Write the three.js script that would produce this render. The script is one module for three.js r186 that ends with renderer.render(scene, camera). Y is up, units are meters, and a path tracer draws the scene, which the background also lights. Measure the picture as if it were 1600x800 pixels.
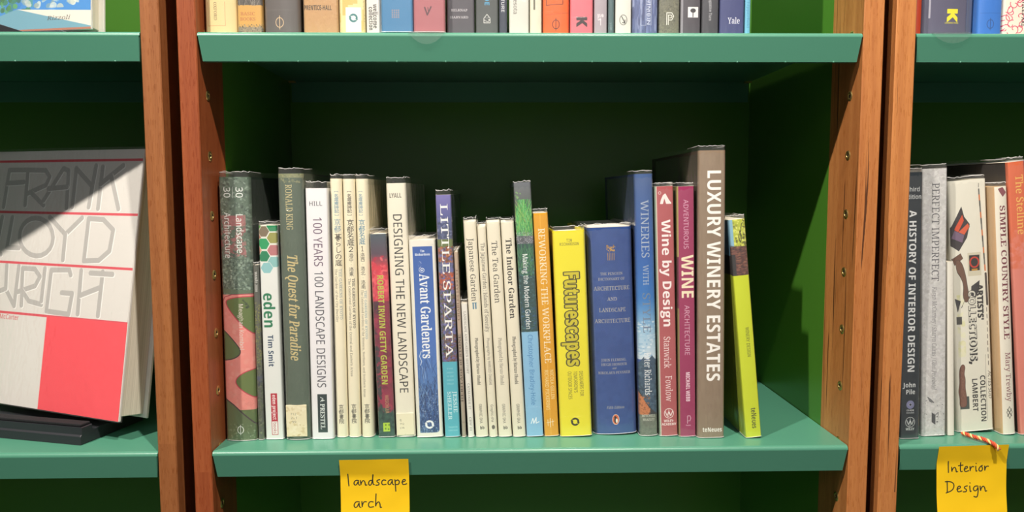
import * as THREE from 'three';
import { RoundedBoxGeometry } from 'three/addons/geometries/RoundedBoxGeometry.js';
import { mergeGeometries } from 'three/addons/utils/BufferGeometryUtils.js';
import { RectAreaLightUniformsLib } from 'three/addons/lights/RectAreaLightUniformsLib.js';
import { ImprovedNoise } from 'three/addons/math/ImprovedNoise.js';

// ---------------------------------------------------------------- camera, light, exposure
const scene = new THREE.Scene();
scene.background = new THREE.Color(0x000000);
const Y0 = 1.3;                                   // deck of the middle shelf above the floor
const camera = new THREE.PerspectiveCamera(36.82, 2, 0.01, 30);
camera.position.set(0.2735, Y0 + 0.2491, 0.725);
camera.rotation.order = 'YXZ';
camera.rotation.set(-0.0849, -0.0212, -0.0023);
camera.updateMatrixWorld();
const renderer = new THREE.WebGLRenderer();
renderer.toneMapping = THREE.LinearToneMapping;
renderer.toneMappingExposure = 0.92;
renderer.shadowMap.enabled = true;
const PANEL = 3.0;
const LAMP_Y = Y0 + 1.63, LAMP_Z = 0.82, LAMP_POWER = 12.8;
const LAMPS = [[-0.55, 0.1], [0.55, 0.42]];   // lamp x, aimed at x

// ---------------------------------------------------------------- helpers
let seed = 7;
const rnd = () => { seed = (seed + 0x6d2b79f5) | 0; let t = Math.imul(seed ^ (seed >>> 15), 1 | seed); t = (t + Math.imul(t ^ (t >>> 7), 61 | t)) ^ t; return ((t ^ (t >>> 14)) >>> 0) / 4294967296; };
const R = (a, b) => a + (b - a) * rnd();
const noise = new ImprovedNoise();
const taken = {};
const numbered = (n) => { const k = taken[n] = (taken[n] ?? -1) + 1; return k ? `${n}_${String(k).padStart(3, '0')}` : n; };
function shade(o) { o.castShadow = o.receiveShadow = true; return o; }
function part(name, geo, mat, parent) { const m = shade(new THREE.Mesh(geo, mat)); m.name = name; parent.add(m); return m; }
function thing(name, label, category, [x, y, z] = [0, 0, 0], group) {
  const g = new THREE.Group(); g.name = numbered(name); g.position.set(x, y, z);
  g.userData = { label, category }; if (group) g.userData.group = group;
  scene.add(g); return g;
}
function structure(name, geo, mat) { const m = part(name, geo, mat, scene); m.userData.kind = 'structure'; return m; }
const box = (x0, x1, y0, y1, z0, z1) => new THREE.BoxGeometry(x1 - x0, y1 - y0, z1 - z0).translate((x0 + x1) / 2, (y0 + y1) / 2, (z0 + z1) / 2);
function rbox(x0, x1, y0, y1, z0, z1, r = 0.001, s = 2) { return new RoundedBoxGeometry(x1 - x0, y1 - y0, z1 - z0, s, r).translate((x0 + x1) / 2, (y0 + y1) / 2, (z0 + z1) / 2); }
const std = (color, roughness = 0.6, more = {}) => new THREE.MeshStandardMaterial({ color, roughness, ...more });
function canvas(w, h) { const c = document.createElement('canvas'); c.width = Math.round(w); c.height = Math.round(h); return c; }
function tex(c) { const t = new THREE.CanvasTexture(c); t.colorSpace = THREE.SRGBColorSpace; t.magFilter = THREE.LinearFilter; t.anisotropy = 8; return t; }
// uv in metres from position and normal
function metricUV(geo, dx = 0, dy = 0) {
  const g = geo.index ? geo.toNonIndexed() : geo, p = g.attributes.position, n = g.attributes.normal, uv = new Float32Array(p.count * 2);
  for (let i = 0; i < p.count; i++) {
    const ax = Math.abs(n.getX(i)), ay = Math.abs(n.getY(i)), az = Math.abs(n.getZ(i));
    const [a, b] = ax > ay && ax > az ? [p.getZ(i) + 0.31, p.getY(i)] : az >= ay ? [p.getX(i), p.getY(i)] : [p.getX(i), p.getZ(i)];
    uv[2 * i] = a + dx; uv[2 * i + 1] = b + dy;
  }
  g.setAttribute('uv', new THREE.BufferAttribute(uv, 2)); return g;
}
function dataTex(w, h, f, srgb) {
  const d = new Uint8Array(w * h * 4);
  for (let y = 0; y < h; y++) for (let x = 0; x < w; x++) { const [r, g, b] = f(x, y); d.set([r, g, b, 255], (y * w + x) * 4); }
  const t = new THREE.DataTexture(d, w, h); t.magFilter = THREE.LinearFilter; t.wrapS = t.wrapT = THREE.RepeatWrapping;
  if (srgb) t.colorSpace = THREE.SRGBColorSpace; t.needsUpdate = true; return t;
}
const clampB = (v) => Math.max(0, Math.min(255, Math.round(v)));

// ---------------------------------------------------------------- surface materials
// wood: long grain along v, one tile is 0.16 m x 0.64 m
function wood(light, dark, streak, s, streaks) {
  const W = 512, H = 2048;
  const t = dataTex(W, H, (x, y) => {
    const u = x / W, v = y / H;
    const wob = noise.noise(u * 3, v * 4, s) * 0.03;
    const ring = noise.noise((u + wob) * 26, v * 1.6, s + 3) * 0.5 + noise.noise((u + wob) * 9, v * 1.1, s + 7) * 0.5;
    const fibre = noise.noise(u * 150, v * 26, s + 11), pore = noise.noise(u * 240, v * 60, s + 15);
    let k = 0.5 + ring * 0.75 + fibre * 0.22;
    k = Math.max(0, Math.min(1, k));
    const c = [0, 1, 2].map((i) => dark[i] + (light[i] - dark[i]) * k - (pore > 0.34 ? 14 : 0));
    const st = noise.noise((u + wob * 0.5) * 34, v * 2.4, s + 21);
    const q = Math.max(0, Math.min(1, Math.max((st - (1 - streaks)) * 9, streaks > 0.4 ? (noise.noise((u + wob) * 95, v * 4.2, s + 31) - 0.55) * 14 : 0)));
    return [0, 1, 2].map((i) => clampB(c[i] + (streak[i] - c[i]) * q * 0.8));
  }, true);
  t.repeat.set(1 / 0.16, 1 / 0.64);
  return t;
}
const cherryMap = wood([168, 92, 52], [132, 62, 32], [84, 38, 18], 1.3, 0.24);
const brownMap = wood([168, 108, 62], [132, 78, 42], [90, 48, 24], 9.1, 0.26);
const pineMap = wood([208, 140, 80], [170, 104, 56], [62, 34, 18], 5.7, 0.5);
const cherry = new THREE.MeshPhysicalMaterial({ map: cherryMap, roughness: 0.42, clearcoat: 0.25, clearcoatRoughness: 0.3 });
const brownWood = new THREE.MeshPhysicalMaterial({ map: brownMap, roughness: 0.45, clearcoat: 0.2, clearcoatRoughness: 0.3 });
const pine = new THREE.MeshPhysicalMaterial({ map: pineMap, roughness: 0.45, clearcoat: 0.15, clearcoatRoughness: 0.35 });
const paintBump = dataTex(256, 256, (x, y) => { const v = 128 + 60 * noise.noise(x / 5, y / 5, 2) + 50 * noise.noise(x / 19, y / 19, 9); return [v, v, v].map(clampB); });
paintBump.repeat.set(9, 9);
const shelfPaint = new THREE.MeshPhysicalMaterial({ color: 0x4d8871, roughness: 0.33, bumpMap: paintBump, bumpScale: 0.00006 });
const panelPaint = new THREE.MeshPhysicalMaterial({ color: 0x4c822c, roughness: 0.3, bumpMap: paintBump, bumpScale: 0.00005 });
const brass = std(0xd8b878, 0.4, { metalness: 1 });
const holeDark = std(0x0b0806, 0.9);
const blackPaint = std(0x17141b, 0.5);
const blackPlastic = std(0x2b2c31, 0.42);
const foamBlack = std(0x15151a, 0.95, { bumpMap: paintBump, bumpScale: 0.0006 });
const filmBump = dataTex(512, 512, (x, y) => {
  const u = x / 512, v = y / 512;
  const p = (f, z) => noise.noise(u * f, v * f * 0.45, z);
  const val = 128 + 70 * p(6, 1) + 46 * p(15, 4) + 26 * p(38, 8); return [val, val, val].map(clampB);
});
filmBump.repeat.set(8, 8);
const film = new THREE.MeshPhysicalMaterial({ color: 0xffffff, transmission: 0.968, thickness: 0, roughness: 0.1, ior: 1.5, bumpMap: filmBump, bumpScale: 0.0012, side: THREE.DoubleSide });
const filmEdge = new THREE.MeshPhysicalMaterial({ color: 0xffffff, transmission: 0.45, thickness: 0, roughness: 0.25 });
const pageMap = dataTex(256, 256, (x, y) => { const k = noise.noise(x * 0.9, 3.3, 1) * 26 + noise.noise(x * 0.31, 9.1, 4) * 16; return [222 + k, 214 + k, 196 + k].map(clampB); }, true);
const pages = std(0xffffff, 0.85, { map: pageMap });

// ---------------------------------------------------------------- the room
const plaster = std(0xc9c6c0, 0.9), floorMat = std(0x8d867c, 0.55);
structure('floor', box(-3, 3.6, -0.1, 0, -0.6, 4.2), floorMat);
structure('ceiling', box(-3, 3.6, 3.3, 3.4, -0.6, 4.2), plaster);
structure('wall_back', box(-3, 3.6, 0, 3.3, -0.6, -0.36), plaster);
structure('wall_front', box(-3, 3.6, 0, 3.3, 4.1, 4.2), plaster);
structure('wall_left', box(-3.1, -3, 0, 3.3, -0.6, 4.2), plaster);
structure('wall_right', box(3.6, 3.7, 0, 3.3, -0.6, 4.2), plaster);

// wide ceiling panel that lights the rest of the room, behind the camera
{
  const c = thing('ceiling_light', 'wide white light panel in the ceiling behind the viewer', 'ceiling light', [0.3, 3.3, 3.3]);
  part('frame', rbox(-1.24, 1.24, -0.03, 0, -0.64, 0.64, 0.004), std(0xd8d8d6, 0.5), c);
  part('lamp_diffuser', box(-1.2, 1.2, -0.034, -0.0302, -0.6, 0.6), new THREE.MeshStandardMaterial({ color: 0x000000, emissive: 0xffffff, emissiveIntensity: 1 }), c);
  RectAreaLightUniformsLib.init();
  const L = new THREE.RectAreaLight(0xf4f8ff, PANEL, 2.4, 1.2); L.position.set(0.3, 3.262, 3.3); L.lookAt(0.3, 0, 3.3); L.name = 'panel_light'; scene.add(L);
}

// ceiling track with spotlights, above the frame
{
  const t = thing('lighting_track', 'black lighting track on the ceiling above the bookcases', 'track', [0.33, 3.3, LAMP_Z]);
  part('rail', rbox(-1.3, 1.3, -0.035, 0, -0.018, 0.018, 0.004), blackPaint, t);
  const bulbMat = new THREE.MeshStandardMaterial({ color: 0x000000, emissive: 0xfff1dd, emissiveIntensity: 6 });
  ['left end', 'middle'].forEach((where, i) => {
    const [lx, ax] = LAMPS[i];
    const s = thing('spot_lamp', `black cylinder spotlight hanging from the ${where} of the ceiling track`, 'spotlight', [lx, LAMP_Y, LAMP_Z], 'spotlights on the ceiling track');
    const target = new THREE.Vector3(ax, Y0 + 0.2, -0.05), from = new THREE.Vector3(lx, LAMP_Y, LAMP_Z), dir = target.clone().sub(from).normalize();
    const head = new THREE.Group(); head.quaternion.setFromUnitVectors(new THREE.Vector3(0, -1, 0), dir);
    const prof = [[0.0, 0.13], [0.03, 0.13], [0.036, 0.12], [0.036, 0.012], [0.033, 0.012], [0.033, 0.03], [0, 0.03]].map(([a, b]) => new THREE.Vector2(a, b));
    const can = part('housing', new THREE.LatheGeometry(prof, 32), blackPaint, s); can.quaternion.copy(head.quaternion);
    const lens = part('lamp_lens', new THREE.CylinderGeometry(0.032, 0.032, 0.004, 32).translate(0, 0.022, 0), bulbMat, s); lens.quaternion.copy(head.quaternion);
    part('stem', new THREE.CylinderGeometry(0.008, 0.008, 3.265 - LAMP_Y - 0.06, 12).translate(0, (3.265 - LAMP_Y + 0.06) / 2, 0), blackPaint, s);
    const L = new THREE.SpotLight(0xfff6ea, LAMP_POWER, 0, 0.62, 0.7, 2);
    L.position.copy(from.clone().addScaledVector(dir, 0.012)); L.target.position.copy(target); L.castShadow = true; L.shadow.radius = 1.1; L.shadow.mapSize.set(2048, 2048); L.name = 'spot_light';
    scene.add(L, L.target);
  });
}

// ---------------------------------------------------------------- bookcases
const W = 0.6174, POST_D = 0.066, BACK = -0.322, PITCH = 0.395, TOP = Y0 + PITCH + 0.62;
function shelfDeck(w) {                     // folded sheet with a rounded nose, extruded along x
  const r = 0.004, s = new THREE.Shape();
  s.moveTo(BACK + 0.001, 0); s.lineTo(-r, 0); s.absarc(-r, -r, r, Math.PI / 2, 0, true); s.lineTo(-0.0012, -r); s.absarc(-r, -r, r - 0.0012, 0, Math.PI / 2, false); s.lineTo(BACK + 0.001, -0.0012);
  const g = new THREE.ExtrudeGeometry(s, { depth: w, bevelEnabled: false, curveSegments: 8 });
  g.rotateY(Math.PI / 2); g.scale(1, 1, -1);
  // profile x is now -z: put it back so that the nose faces +z
  const p = g.attributes.position; for (let i = 0; i < p.count; i++) p.setZ(i, p.getZ(i));
  const idx = g.index; if (!idx) { for (let i = 0; i < p.count; i += 3) { for (const a of ['position', 'normal', 'uv']) { const at = g.attributes[a]; for (let c = 0; c < at.itemSize; c++) { const x = at.getComponent(i + 1, c); at.setComponent(i + 1, c, at.getComponent(i + 2, c)); at.setComponent(i + 2, c, x); } } } }
  return metricUV(g);
}
function lipGeometry(w) {                   // front lip: leans in towards its lower edge, ends cut back
  const y0 = -0.004, y1 = -0.0262, t = 0.0014, zi = -0.0045, e = 0.0028, m = 0.0006;
  const V = [[m, y0, 0], [w - m, y0, 0], [w - e, y1, zi], [e, y1, zi], [0, y0, -0.006], [w, y0, -0.006], [w - e, y1, zi - 0.006], [e, y1, zi - 0.006]];
  const quads = [[3, 2, 1, 0], [7, 3, 0, 4], [2, 6, 5, 1], [4, 5, 6, 7], [7, 6, 2, 3], [0, 1, 5, 4]], pos = [];
  for (const [a, b, c, d] of quads) for (const k of [a, b, c, a, c, d]) pos.push(...V[k]);
  const g = new THREE.BufferGeometry(); g.setAttribute('position', new THREE.Float32BufferAttribute(pos, 3)); g.computeVertexNormals(); return metricUV(g);
}
const deckGeo = shelfDeck(W - 0.0016), lipGeo = lipGeometry(W - 0.0016);
const rearLipGeo = metricUV(rbox(0.002, W - 0.0036, -0.028, -0.0013, BACK + 0.001, BACK + 0.0032, 0.0006));
const socketGeo = new THREE.LatheGeometry([[0.0022, 0.0002], [0.0024, 0.0009], [0.0034, 0.0011], [0.0046, 0.0007], [0.0048, 0]].map(([a, b]) => new THREE.Vector2(a, b)), 20);
const holeGeo = new THREE.CircleGeometry(0.0024, 16).rotateX(-Math.PI / 2).translate(0, 0.00025, 0);
const nubGeo = (() => { const a = []; for (let x = 0.045; x < W - 0.02; x += 0.0455) a.push(new THREE.SphereGeometry(0.0009, 8, 6).translate(x, -0.0262, -0.0045)); return mergeGeometries(a); })();
function bookcase(x0, postL, postR, matL, matR, label) {
  const b = thing('bookcase', label, 'bookcase', [x0, 0, 0], 'bookcases along the wall');
  const post = (xa, xb, mat, face) => {
    const cut = 0.0083, deep = 0.0155, e = 0.0009;   // plan of the post: full width at the front, rebated on its outer side
    const L = face > 0 ? [[xa + e, 0], [xb - e, 0], [xb, -e], [xb, -POST_D], [xa + cut, -POST_D], [xa + cut, -deep], [xa, -deep], [xa, -e]] : [[xb - e, 0], [xa + e, 0], [xa, -e], [xa, -POST_D], [xb - cut, -POST_D], [xb - cut, -deep], [xb, -deep], [xb, -e]];
    const pg = new THREE.ExtrudeGeometry(new THREE.Shape(L.map(([x, z]) => new THREE.Vector2(x, -z))), { depth: TOP, bevelEnabled: false }).rotateX(-Math.PI / 2);
    const p = part('post', metricUV(pg, xa * 3 + x0 * 7, x0), mat, b);
    for (let k = -3; k <= 13; k++) {
      const y = Y0 + k * 0.0571 - 0.003; if (y > TOP - 0.05) break;
      const s = part('pin_socket', socketGeo, brass, p);
      s.position.set(face > 0 ? xb - 0.0001 : xa + 0.0001, y, -0.0235); s.rotation.z = -face * Math.PI / 2;
      const h = part('pin_hole', holeGeo, holeDark, p); h.position.copy(s.position); h.rotation.copy(s.rotation);
    }
    return p;
  };
  post(-postL, 0, matL, 1); post(W, W + postR, matR, -1);
  part('side_panel', metricUV(box(-0.0088, 0, 0, TOP - 0.002, BACK - 0.012, -POST_D)), panelPaint, b);
  part('side_panel', metricUV(box(W, W + 0.0088, 0, TOP - 0.002, BACK - 0.012, -POST_D)), panelPaint, b);
  part('back_panel', metricUV(box(0, W, 0, TOP - 0.002, BACK - 0.012, BACK)), panelPaint, b);
  for (let k = 1; k >= -2; k--) {
    const y = Y0 + k * PITCH;
    const s = part('shelf', deckGeo, shelfPaint, b); s.position.set(0.0008, y, 0);
    part('front_lip', lipGeo, shelfPaint, s); part('rear_lip', rearLipGeo, shelfPaint, s);
    if (k === 1) {
      for (const x of [0.0005, W - 0.0101]) part('corner_tab', box(x, x + 0.008, -0.0032, -0.0013, BACK + 0.004, BACK + 0.012), brass, s);
      const n = part('hem_weld_dots', nubGeo, shelfPaint, s); n.userData.kind = 'stuff';
    }
  }
  return b;
}
bookcase(0, 0.0173, 0.0193, cherry, pine, 'green bookcase in the middle between reddish and knotty wooden posts');
bookcase(-0.0508 - W, 0.0177, 0.0177, brownWood, brownWood, 'left green bookcase with the large face-out book on a black stand');
bookcase(0.6669, 0.0189, 0.0189, pine, pine, 'right green bookcase cut off by the right edge of the picture');
// ---------------------------------------------------------------- lettering and print on spines
const SANS = 'sans-serif', SERIF = 'serif', MONO = 'monospace';
const KANJI = {
  名: [[4, 0, 1, 4], [3.5, 1.5, 8, 1.5, 5, 5, 1, 7], [3, 3, 5, 4.5], [3.5, 6, 3.5, 10, 8.5, 10, 8.5, 6, 3.5, 6]],
  庭: [[5, 0, 5, 1], [1, 1.3, 9.5, 1.3], [1.5, 1.3, 1.5, 6, 0.5, 10], [3, 3, 4.5, 3, 3.5, 5.5, 4.5, 5.5, 3, 9.5], [2.5, 7, 5, 9.3, 9.5, 9.5], [8.5, 2.6, 5.5, 3.4], [7, 3, 7, 8], [5.3, 5.2, 9, 5.2], [5.5, 8, 8.8, 8]],
  歳: [[5, 0, 5, 3], [2.5, 1, 2.5, 3], [5, 1.5, 8, 1.5], [0.5, 3, 9.5, 3], [1.5, 4.3, 9, 4.3], [1.5, 4.3, 1.5, 7, 0.5, 10], [3, 6, 5.5, 6], [4.3, 6, 4.3, 9], [3, 7, 2.8, 8.5], [5.3, 7, 5.8, 8.5], [6.5, 3, 7, 7, 9, 10], [9, 6, 6, 9.5]],
  時: [[0.5, 1, 0.5, 9, 3.5, 9, 3.5, 1, 0.5, 1], [0.5, 5, 3.5, 5], [7, 0, 7, 4], [4.8, 1.8, 9.3, 1.8], [4.3, 4, 9.8, 4], [4.5, 6, 9.8, 6], [8, 4.5, 8, 10, 7, 9.5], [5.5, 7, 6.3, 8.3]],
  記: [[2, 0, 2.5, 1], [0.3, 2, 4.3, 2], [0.8, 3.7, 3.8, 3.7], [0.8, 5.2, 3.8, 5.2], [0.8, 7, 0.8, 9.5, 3.8, 9.5, 3.8, 7, 0.8, 7], [5.2, 1.5, 9, 1.5, 9, 5, 5.5, 5], [5.5, 5, 5.5, 9.3, 9.5, 9.3, 9.7, 8]],
  京: [[5, 0, 5, 1.5], [0.5, 1.7, 9.5, 1.7], [2.5, 3.2, 2.5, 6, 7.5, 6, 7.5, 3.2, 2.5, 3.2], [5, 6, 5, 10, 4, 9.5], [3, 7, 1.5, 9], [7, 7, 8.7, 9]],
  都: [[0.8, 1.8, 5, 1.8], [3, 0.2, 3, 4], [0.2, 4, 5.8, 4], [5, 1, 0.3, 6.3], [1.5, 5.5, 1.5, 10, 4.6, 10, 4.6, 5.5, 1.5, 5.5], [1.5, 7.7, 4.6, 7.7], [6.8, 0.8, 6.8, 10], [6.8, 0.8, 9.3, 0.8, 8, 4, 9.5, 6.3, 8, 7.7]],
  暮: [[0.5, 1.2, 9.5, 1.2], [3.2, 0, 3.2, 2.2], [6.8, 0, 6.8, 2.2], [2.8, 2.7, 2.8, 5, 7.2, 5, 7.2, 2.7, 2.8, 2.7], [2.8, 3.9, 7.2, 3.9], [0.5, 6, 9.5, 6], [4.3, 5, 1, 8], [5.7, 5, 9.3, 7.7], [3.2, 7.3, 3.2, 10, 6.8, 10, 6.8, 7.3, 3.2, 7.3], [3.2, 8.6, 6.8, 8.6]],
  ら: [[3.5, 0.5, 6, 1.8], [3, 3, 2.8, 7, 5, 5.3, 7.5, 5.5, 8.3, 7.3, 6.5, 9.4, 3.5, 9.8]],
  し: [[3, 0.5, 3, 7.5, 4, 9.5, 6, 9.5, 8.5, 7]],
  の: [[5, 2, 4.2, 6, 2.5, 8.5, 1, 7, 1.3, 4, 4, 2, 7, 2.2, 9, 4.8, 8.5, 7.8, 6, 9.3]],
  洛: [[1, 0.8, 2.3, 2], [0.4, 3.6, 1.8, 4.6], [0.5, 9.6, 2.5, 6], [5.3, 0, 3.4, 3.8], [4.8, 1.5, 8.5, 1.5, 6, 4.5, 3, 6.4], [4.8, 2.5, 9.7, 6], [4.5, 6.8, 4.5, 10, 8.3, 10, 8.3, 6.8, 4.5, 6.8]],
  中: [[1.5, 2.2, 1.5, 6.2, 8.5, 6.2, 8.5, 2.2, 1.5, 2.2], [5, 0, 5, 10]],
  東: [[1, 1.3, 9, 1.3], [2, 3, 2, 6.3, 8, 6.3, 8, 3, 2, 3], [2, 4.6, 8, 4.6], [5, 0, 5, 10], [4.6, 6.3, 1, 9.5], [5.4, 6.3, 9.2, 9.5]],
  西: [[0.5, 1, 9.5, 1], [1.3, 3, 1.3, 9.5, 8.7, 9.5, 8.7, 3, 1.3, 3], [3.8, 1, 3.8, 5, 2.3, 6.8], [6, 1, 6, 6, 8.2, 6]],
  北: [[3.5, 0.5, 3.5, 9.8], [0.5, 3, 3.5, 3], [0.3, 8.2, 3.5, 6.8], [6, 0.5, 6, 8.8, 9.5, 8.8, 9.6, 7], [9, 2.2, 6, 4.2]],
  南: [[5, 0, 5, 3], [1, 1.5, 9, 1.5], [1.2, 10, 1.2, 3.3, 8.8, 3.3, 8.8, 10, 7.8, 9.7], [3.5, 4.2, 4, 5.2], [6.5, 4.2, 6, 5.2], [3, 5.6, 7, 5.6], [2.6, 7.4, 7.4, 7.4], [5, 5.6, 5, 9.6]],
  書: [[2.5, 1.2, 7.8, 1.2, 7.8, 3.8, 2.5, 3.8], [0.8, 2.5, 9.4, 2.5], [5, 0, 5, 6.2], [2, 5, 8, 5], [0.6, 6.2, 9.4, 6.2], [2.7, 7.2, 2.7, 10, 7.3, 10, 7.3, 7.2, 2.7, 7.2], [2.7, 8.6, 7.3, 8.6]],
  院: [[0.8, 0.8, 0.8, 10], [0.8, 0.8, 3.2, 0.8, 2, 4, 3.3, 6, 2, 7], [6.8, 0, 6.8, 1.2], [4.2, 3, 4.2, 1.6, 9.5, 1.6, 9.5, 3], [5.2, 3.6, 8.5, 3.6], [4.2, 5.6, 9.6, 5.6], [6, 5.6, 5.7, 8, 4, 10], [7.7, 5.6, 7.7, 9.3, 9.6, 9.3, 9.7, 8]],
  '・': [[4.6, 5, 5.4, 5]], '[': [[1, 6, 1, 4, 9, 4, 9, 6]], ']': [[1, 4, 1, 6, 9, 6, 9, 4]], 2: [[2, 2.5, 3.5, 0.5, 6.5, 0.5, 8, 2.5, 7, 5, 2, 10, 8, 10]], 1: [[3, 2, 5, 0.4, 5, 10], [3, 10, 7, 10]],
};
const PXMM = 6;
// A sheet of print w x h millimetres. Rows along the height run from r0 (top edge) to r1 (bottom edge).
class Print {
  constructor(w, h, r0, r1, bg) {
    this.w = w; this.h = h; this.r0 = r0; this.k = h / (r1 - r0);
    this.s = Math.min(PXMM, 2040 / h); this.cv = canvas(w * this.s, h * this.s); this.c = this.cv.getContext('2d'); this.c.scale(this.cv.width / w, this.cv.height / h);
    this.rect(0, 1, r0, r1, bg);
  }
  y(r) { return (r - this.r0) * this.k; }
  rect(f0, f1, r0, r1, color) { this.c.fillStyle = color; this.c.fillRect(f0 * this.w, this.y(r0), (f1 - f0) * this.w, (r1 - r0) * this.k); return this; }
  grad(r0, r1, stops, f0 = 0, f1 = 1) { const g = this.c.createLinearGradient(0, this.y(r0), 0, this.y(r1)); stops.forEach(([a, b]) => g.addColorStop(a, b)); this.c.fillStyle = g; this.c.fillRect(f0 * this.w, this.y(r0), (f1 - f0) * this.w, (r1 - r0) * this.k); return this; }
  // lettering running down the spine (or up it), fitted to rows a..b, centred at fraction fx of the width, letter size as a fraction of the width
  v(text, a, b, fx, size, color, font = SANS, style = '', o = {}) {
    const c = this.c, px = size * this.w; c.save(); c.fillStyle = color; c.textBaseline = 'middle'; c.textAlign = 'center'; c.font = `${style} 40px ${font}`;
    const m = c.measureText(text).width * px / 40, len = (b - a) * this.k;
    c.translate(fx * this.w, this.y((a + b) / 2)); c.rotate(o.up ? -Math.PI / 2 : Math.PI / 2); c.scale((len / m) * px / 40, px / 40);
    if (o.stroke) { c.lineWidth = o.stroke * 40; c.strokeStyle = o.strokeColor ?? color; c.lineJoin = 'round'; c.strokeText(text, 0, 0); }
    if (!o.hollow) c.fillText(text, 0, 0); c.restore(); return this;
  }
  // lettering across the spine, fitted to a fraction of its width
  t(text, r, fx, wf, rows, color, font = SANS, style = '') {
    const c = this.c, px = rows * this.k * 1.38; c.save(); c.fillStyle = color; c.textBaseline = 'middle'; c.textAlign = 'center'; c.font = `${style} 40px ${font}`;
    const m = c.measureText(text).width * px / 40; c.translate(fx * this.w, this.y(r)); c.scale((wf * this.w / m) * px / 40, px / 40); c.fillText(text, 0, 0); c.restore(); return this;
  }
  path(list, color, width, close, fill) {       // points as [fraction of width, row]
    const c = this.c; c.save(); c.beginPath(); list.forEach(([f, r], i) => c[i ? 'lineTo' : 'moveTo'](f * this.w, this.y(r))); if (close) c.closePath();
    c.lineCap = c.lineJoin = 'round'; if (fill) { c.fillStyle = fill; c.fill(); } if (width) { c.strokeStyle = color; c.lineWidth = width; c.stroke(); } c.restore(); return this;
  }
  blob(list, color, width, fill) {              // smooth closed outline
    const c = this.c, q = list.map(([f, r]) => [f * this.w, this.y(r)]), n = q.length; c.save(); c.beginPath(); c.moveTo((q[0][0] + q[n - 1][0]) / 2, (q[0][1] + q[n - 1][1]) / 2);
    for (let i = 0; i < n; i++) { const a = q[i], b = q[(i + 1) % n]; c.quadraticCurveTo(a[0], a[1], (a[0] + b[0]) / 2, (a[1] + b[1]) / 2); } c.closePath(); c.fillStyle = fill; c.fill(); if (width) { c.strokeStyle = color; c.lineWidth = width; c.stroke(); } c.restore(); return this;
  }
  oval(fx, r, rx, ry, fill, stroke, lw) { const c = this.c; c.beginPath(); c.ellipse(fx * this.w, this.y(r), rx, ry, 0, 0, 7); if (fill) { c.fillStyle = fill; c.fill(); } if (stroke) { c.strokeStyle = stroke; c.lineWidth = lw; c.stroke(); } return this; }
  // mottled print: many small dabs
  dabs(f0, f1, r0, r1, colors, n, lo, hi, o = {}) {
    const c = this.c; c.save(); c.beginPath(); c.rect(f0 * this.w, this.y(r0), (f1 - f0) * this.w, (r1 - r0) * this.k); c.clip();
    for (let i = 0; i < n; i++) {
      c.globalAlpha = R(0.35, 0.9); c.fillStyle = colors[Math.floor(rnd() * colors.length)]; c.beginPath();
      c.ellipse(R(f0, f1) * this.w, R(this.y(r0), this.y(r1)), R(lo, hi) * (o.sx ?? 1), R(lo, hi) * (o.sy ?? 1), o.turn ?? R(0, 3), 0, 7); c.fill();
    }
    c.restore(); return this;
  }
  blades(f0, f1, r0, r1, colors, n, len, lw) {   // grass and twigs
    const c = this.c; c.save(); c.beginPath(); c.rect(f0 * this.w, this.y(r0), (f1 - f0) * this.w, (r1 - r0) * this.k); c.clip(); c.lineWidth = lw;
    for (let i = 0; i < n; i++) { const x = R(f0, f1) * this.w, y = R(this.y(r0) + len * 0.6, this.y(r1) + len * 0.3), a = R(-0.55, 0.55), l = len * R(0.4, 1); c.strokeStyle = colors[Math.floor(rnd() * colors.length)]; c.beginPath(); c.moveTo(x, y); c.quadraticCurveTo(x + a * l * 0.3, y - l * 0.6, x + a * l, y - l); c.stroke(); }
    c.restore(); return this;
  }
  kanji(text, a, b, fx, size, color, lw = 0.09) { // characters stacked downwards
    const n = [...text].length, c = this.c, step = (b - a) * this.k / n, g = size * this.w; c.save(); c.strokeStyle = color; c.lineCap = 'round'; c.lineJoin = 'round';
    [...text].forEach((ch, i) => { const gh = Math.min(step * 0.94, g * 1.3); for (const s of KANJI[ch] ?? []) { c.lineWidth = g * lw; c.beginPath(); for (let k = 0; k < s.length; k += 2) c[k ? 'lineTo' : 'moveTo'](fx * this.w - g / 2 + s[k] / 10 * g, this.y(a) + i * step + s[k + 1] / 10 * gh); c.stroke(); } });
    c.restore(); return this;
  }
  phi(fx, r, rad, color, lw) { this.oval(fx, r, rad * 0.8, rad, null, color, lw); const c = this.c, x = fx * this.w, y = this.y(r); c.beginPath(); c.moveTo(x, y - rad * 1.45); c.lineTo(x, y + rad * 1.45); c.stroke(); return this; }
  swirl(fx, r, rad, color) {                    // two fish chasing each other
    const c = this.c, x = fx * this.w, y = this.y(r); c.save(); c.fillStyle = color;
    for (const k of [0, Math.PI]) { c.save(); c.translate(x, y); c.rotate(k); c.beginPath(); c.arc(0, 0, rad, -2.5, 0.3); c.lineTo(rad * 1.25, rad * 0.2); c.lineTo(rad * 0.75, rad * 0.6); c.lineTo(rad * 0.42, rad * 0.1); c.arc(0, 0, rad * 0.55, 0, -2.3, true); c.closePath(); c.fill(); c.restore(); }
    c.restore(); return this;
  }
  material(gloss = 0.4, coat = 0.5) { return new THREE.MeshPhysicalMaterial({ map: tex(this.cv), roughness: gloss, clearcoat: coat, clearcoatRoughness: 0.15 }); }
}

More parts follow.
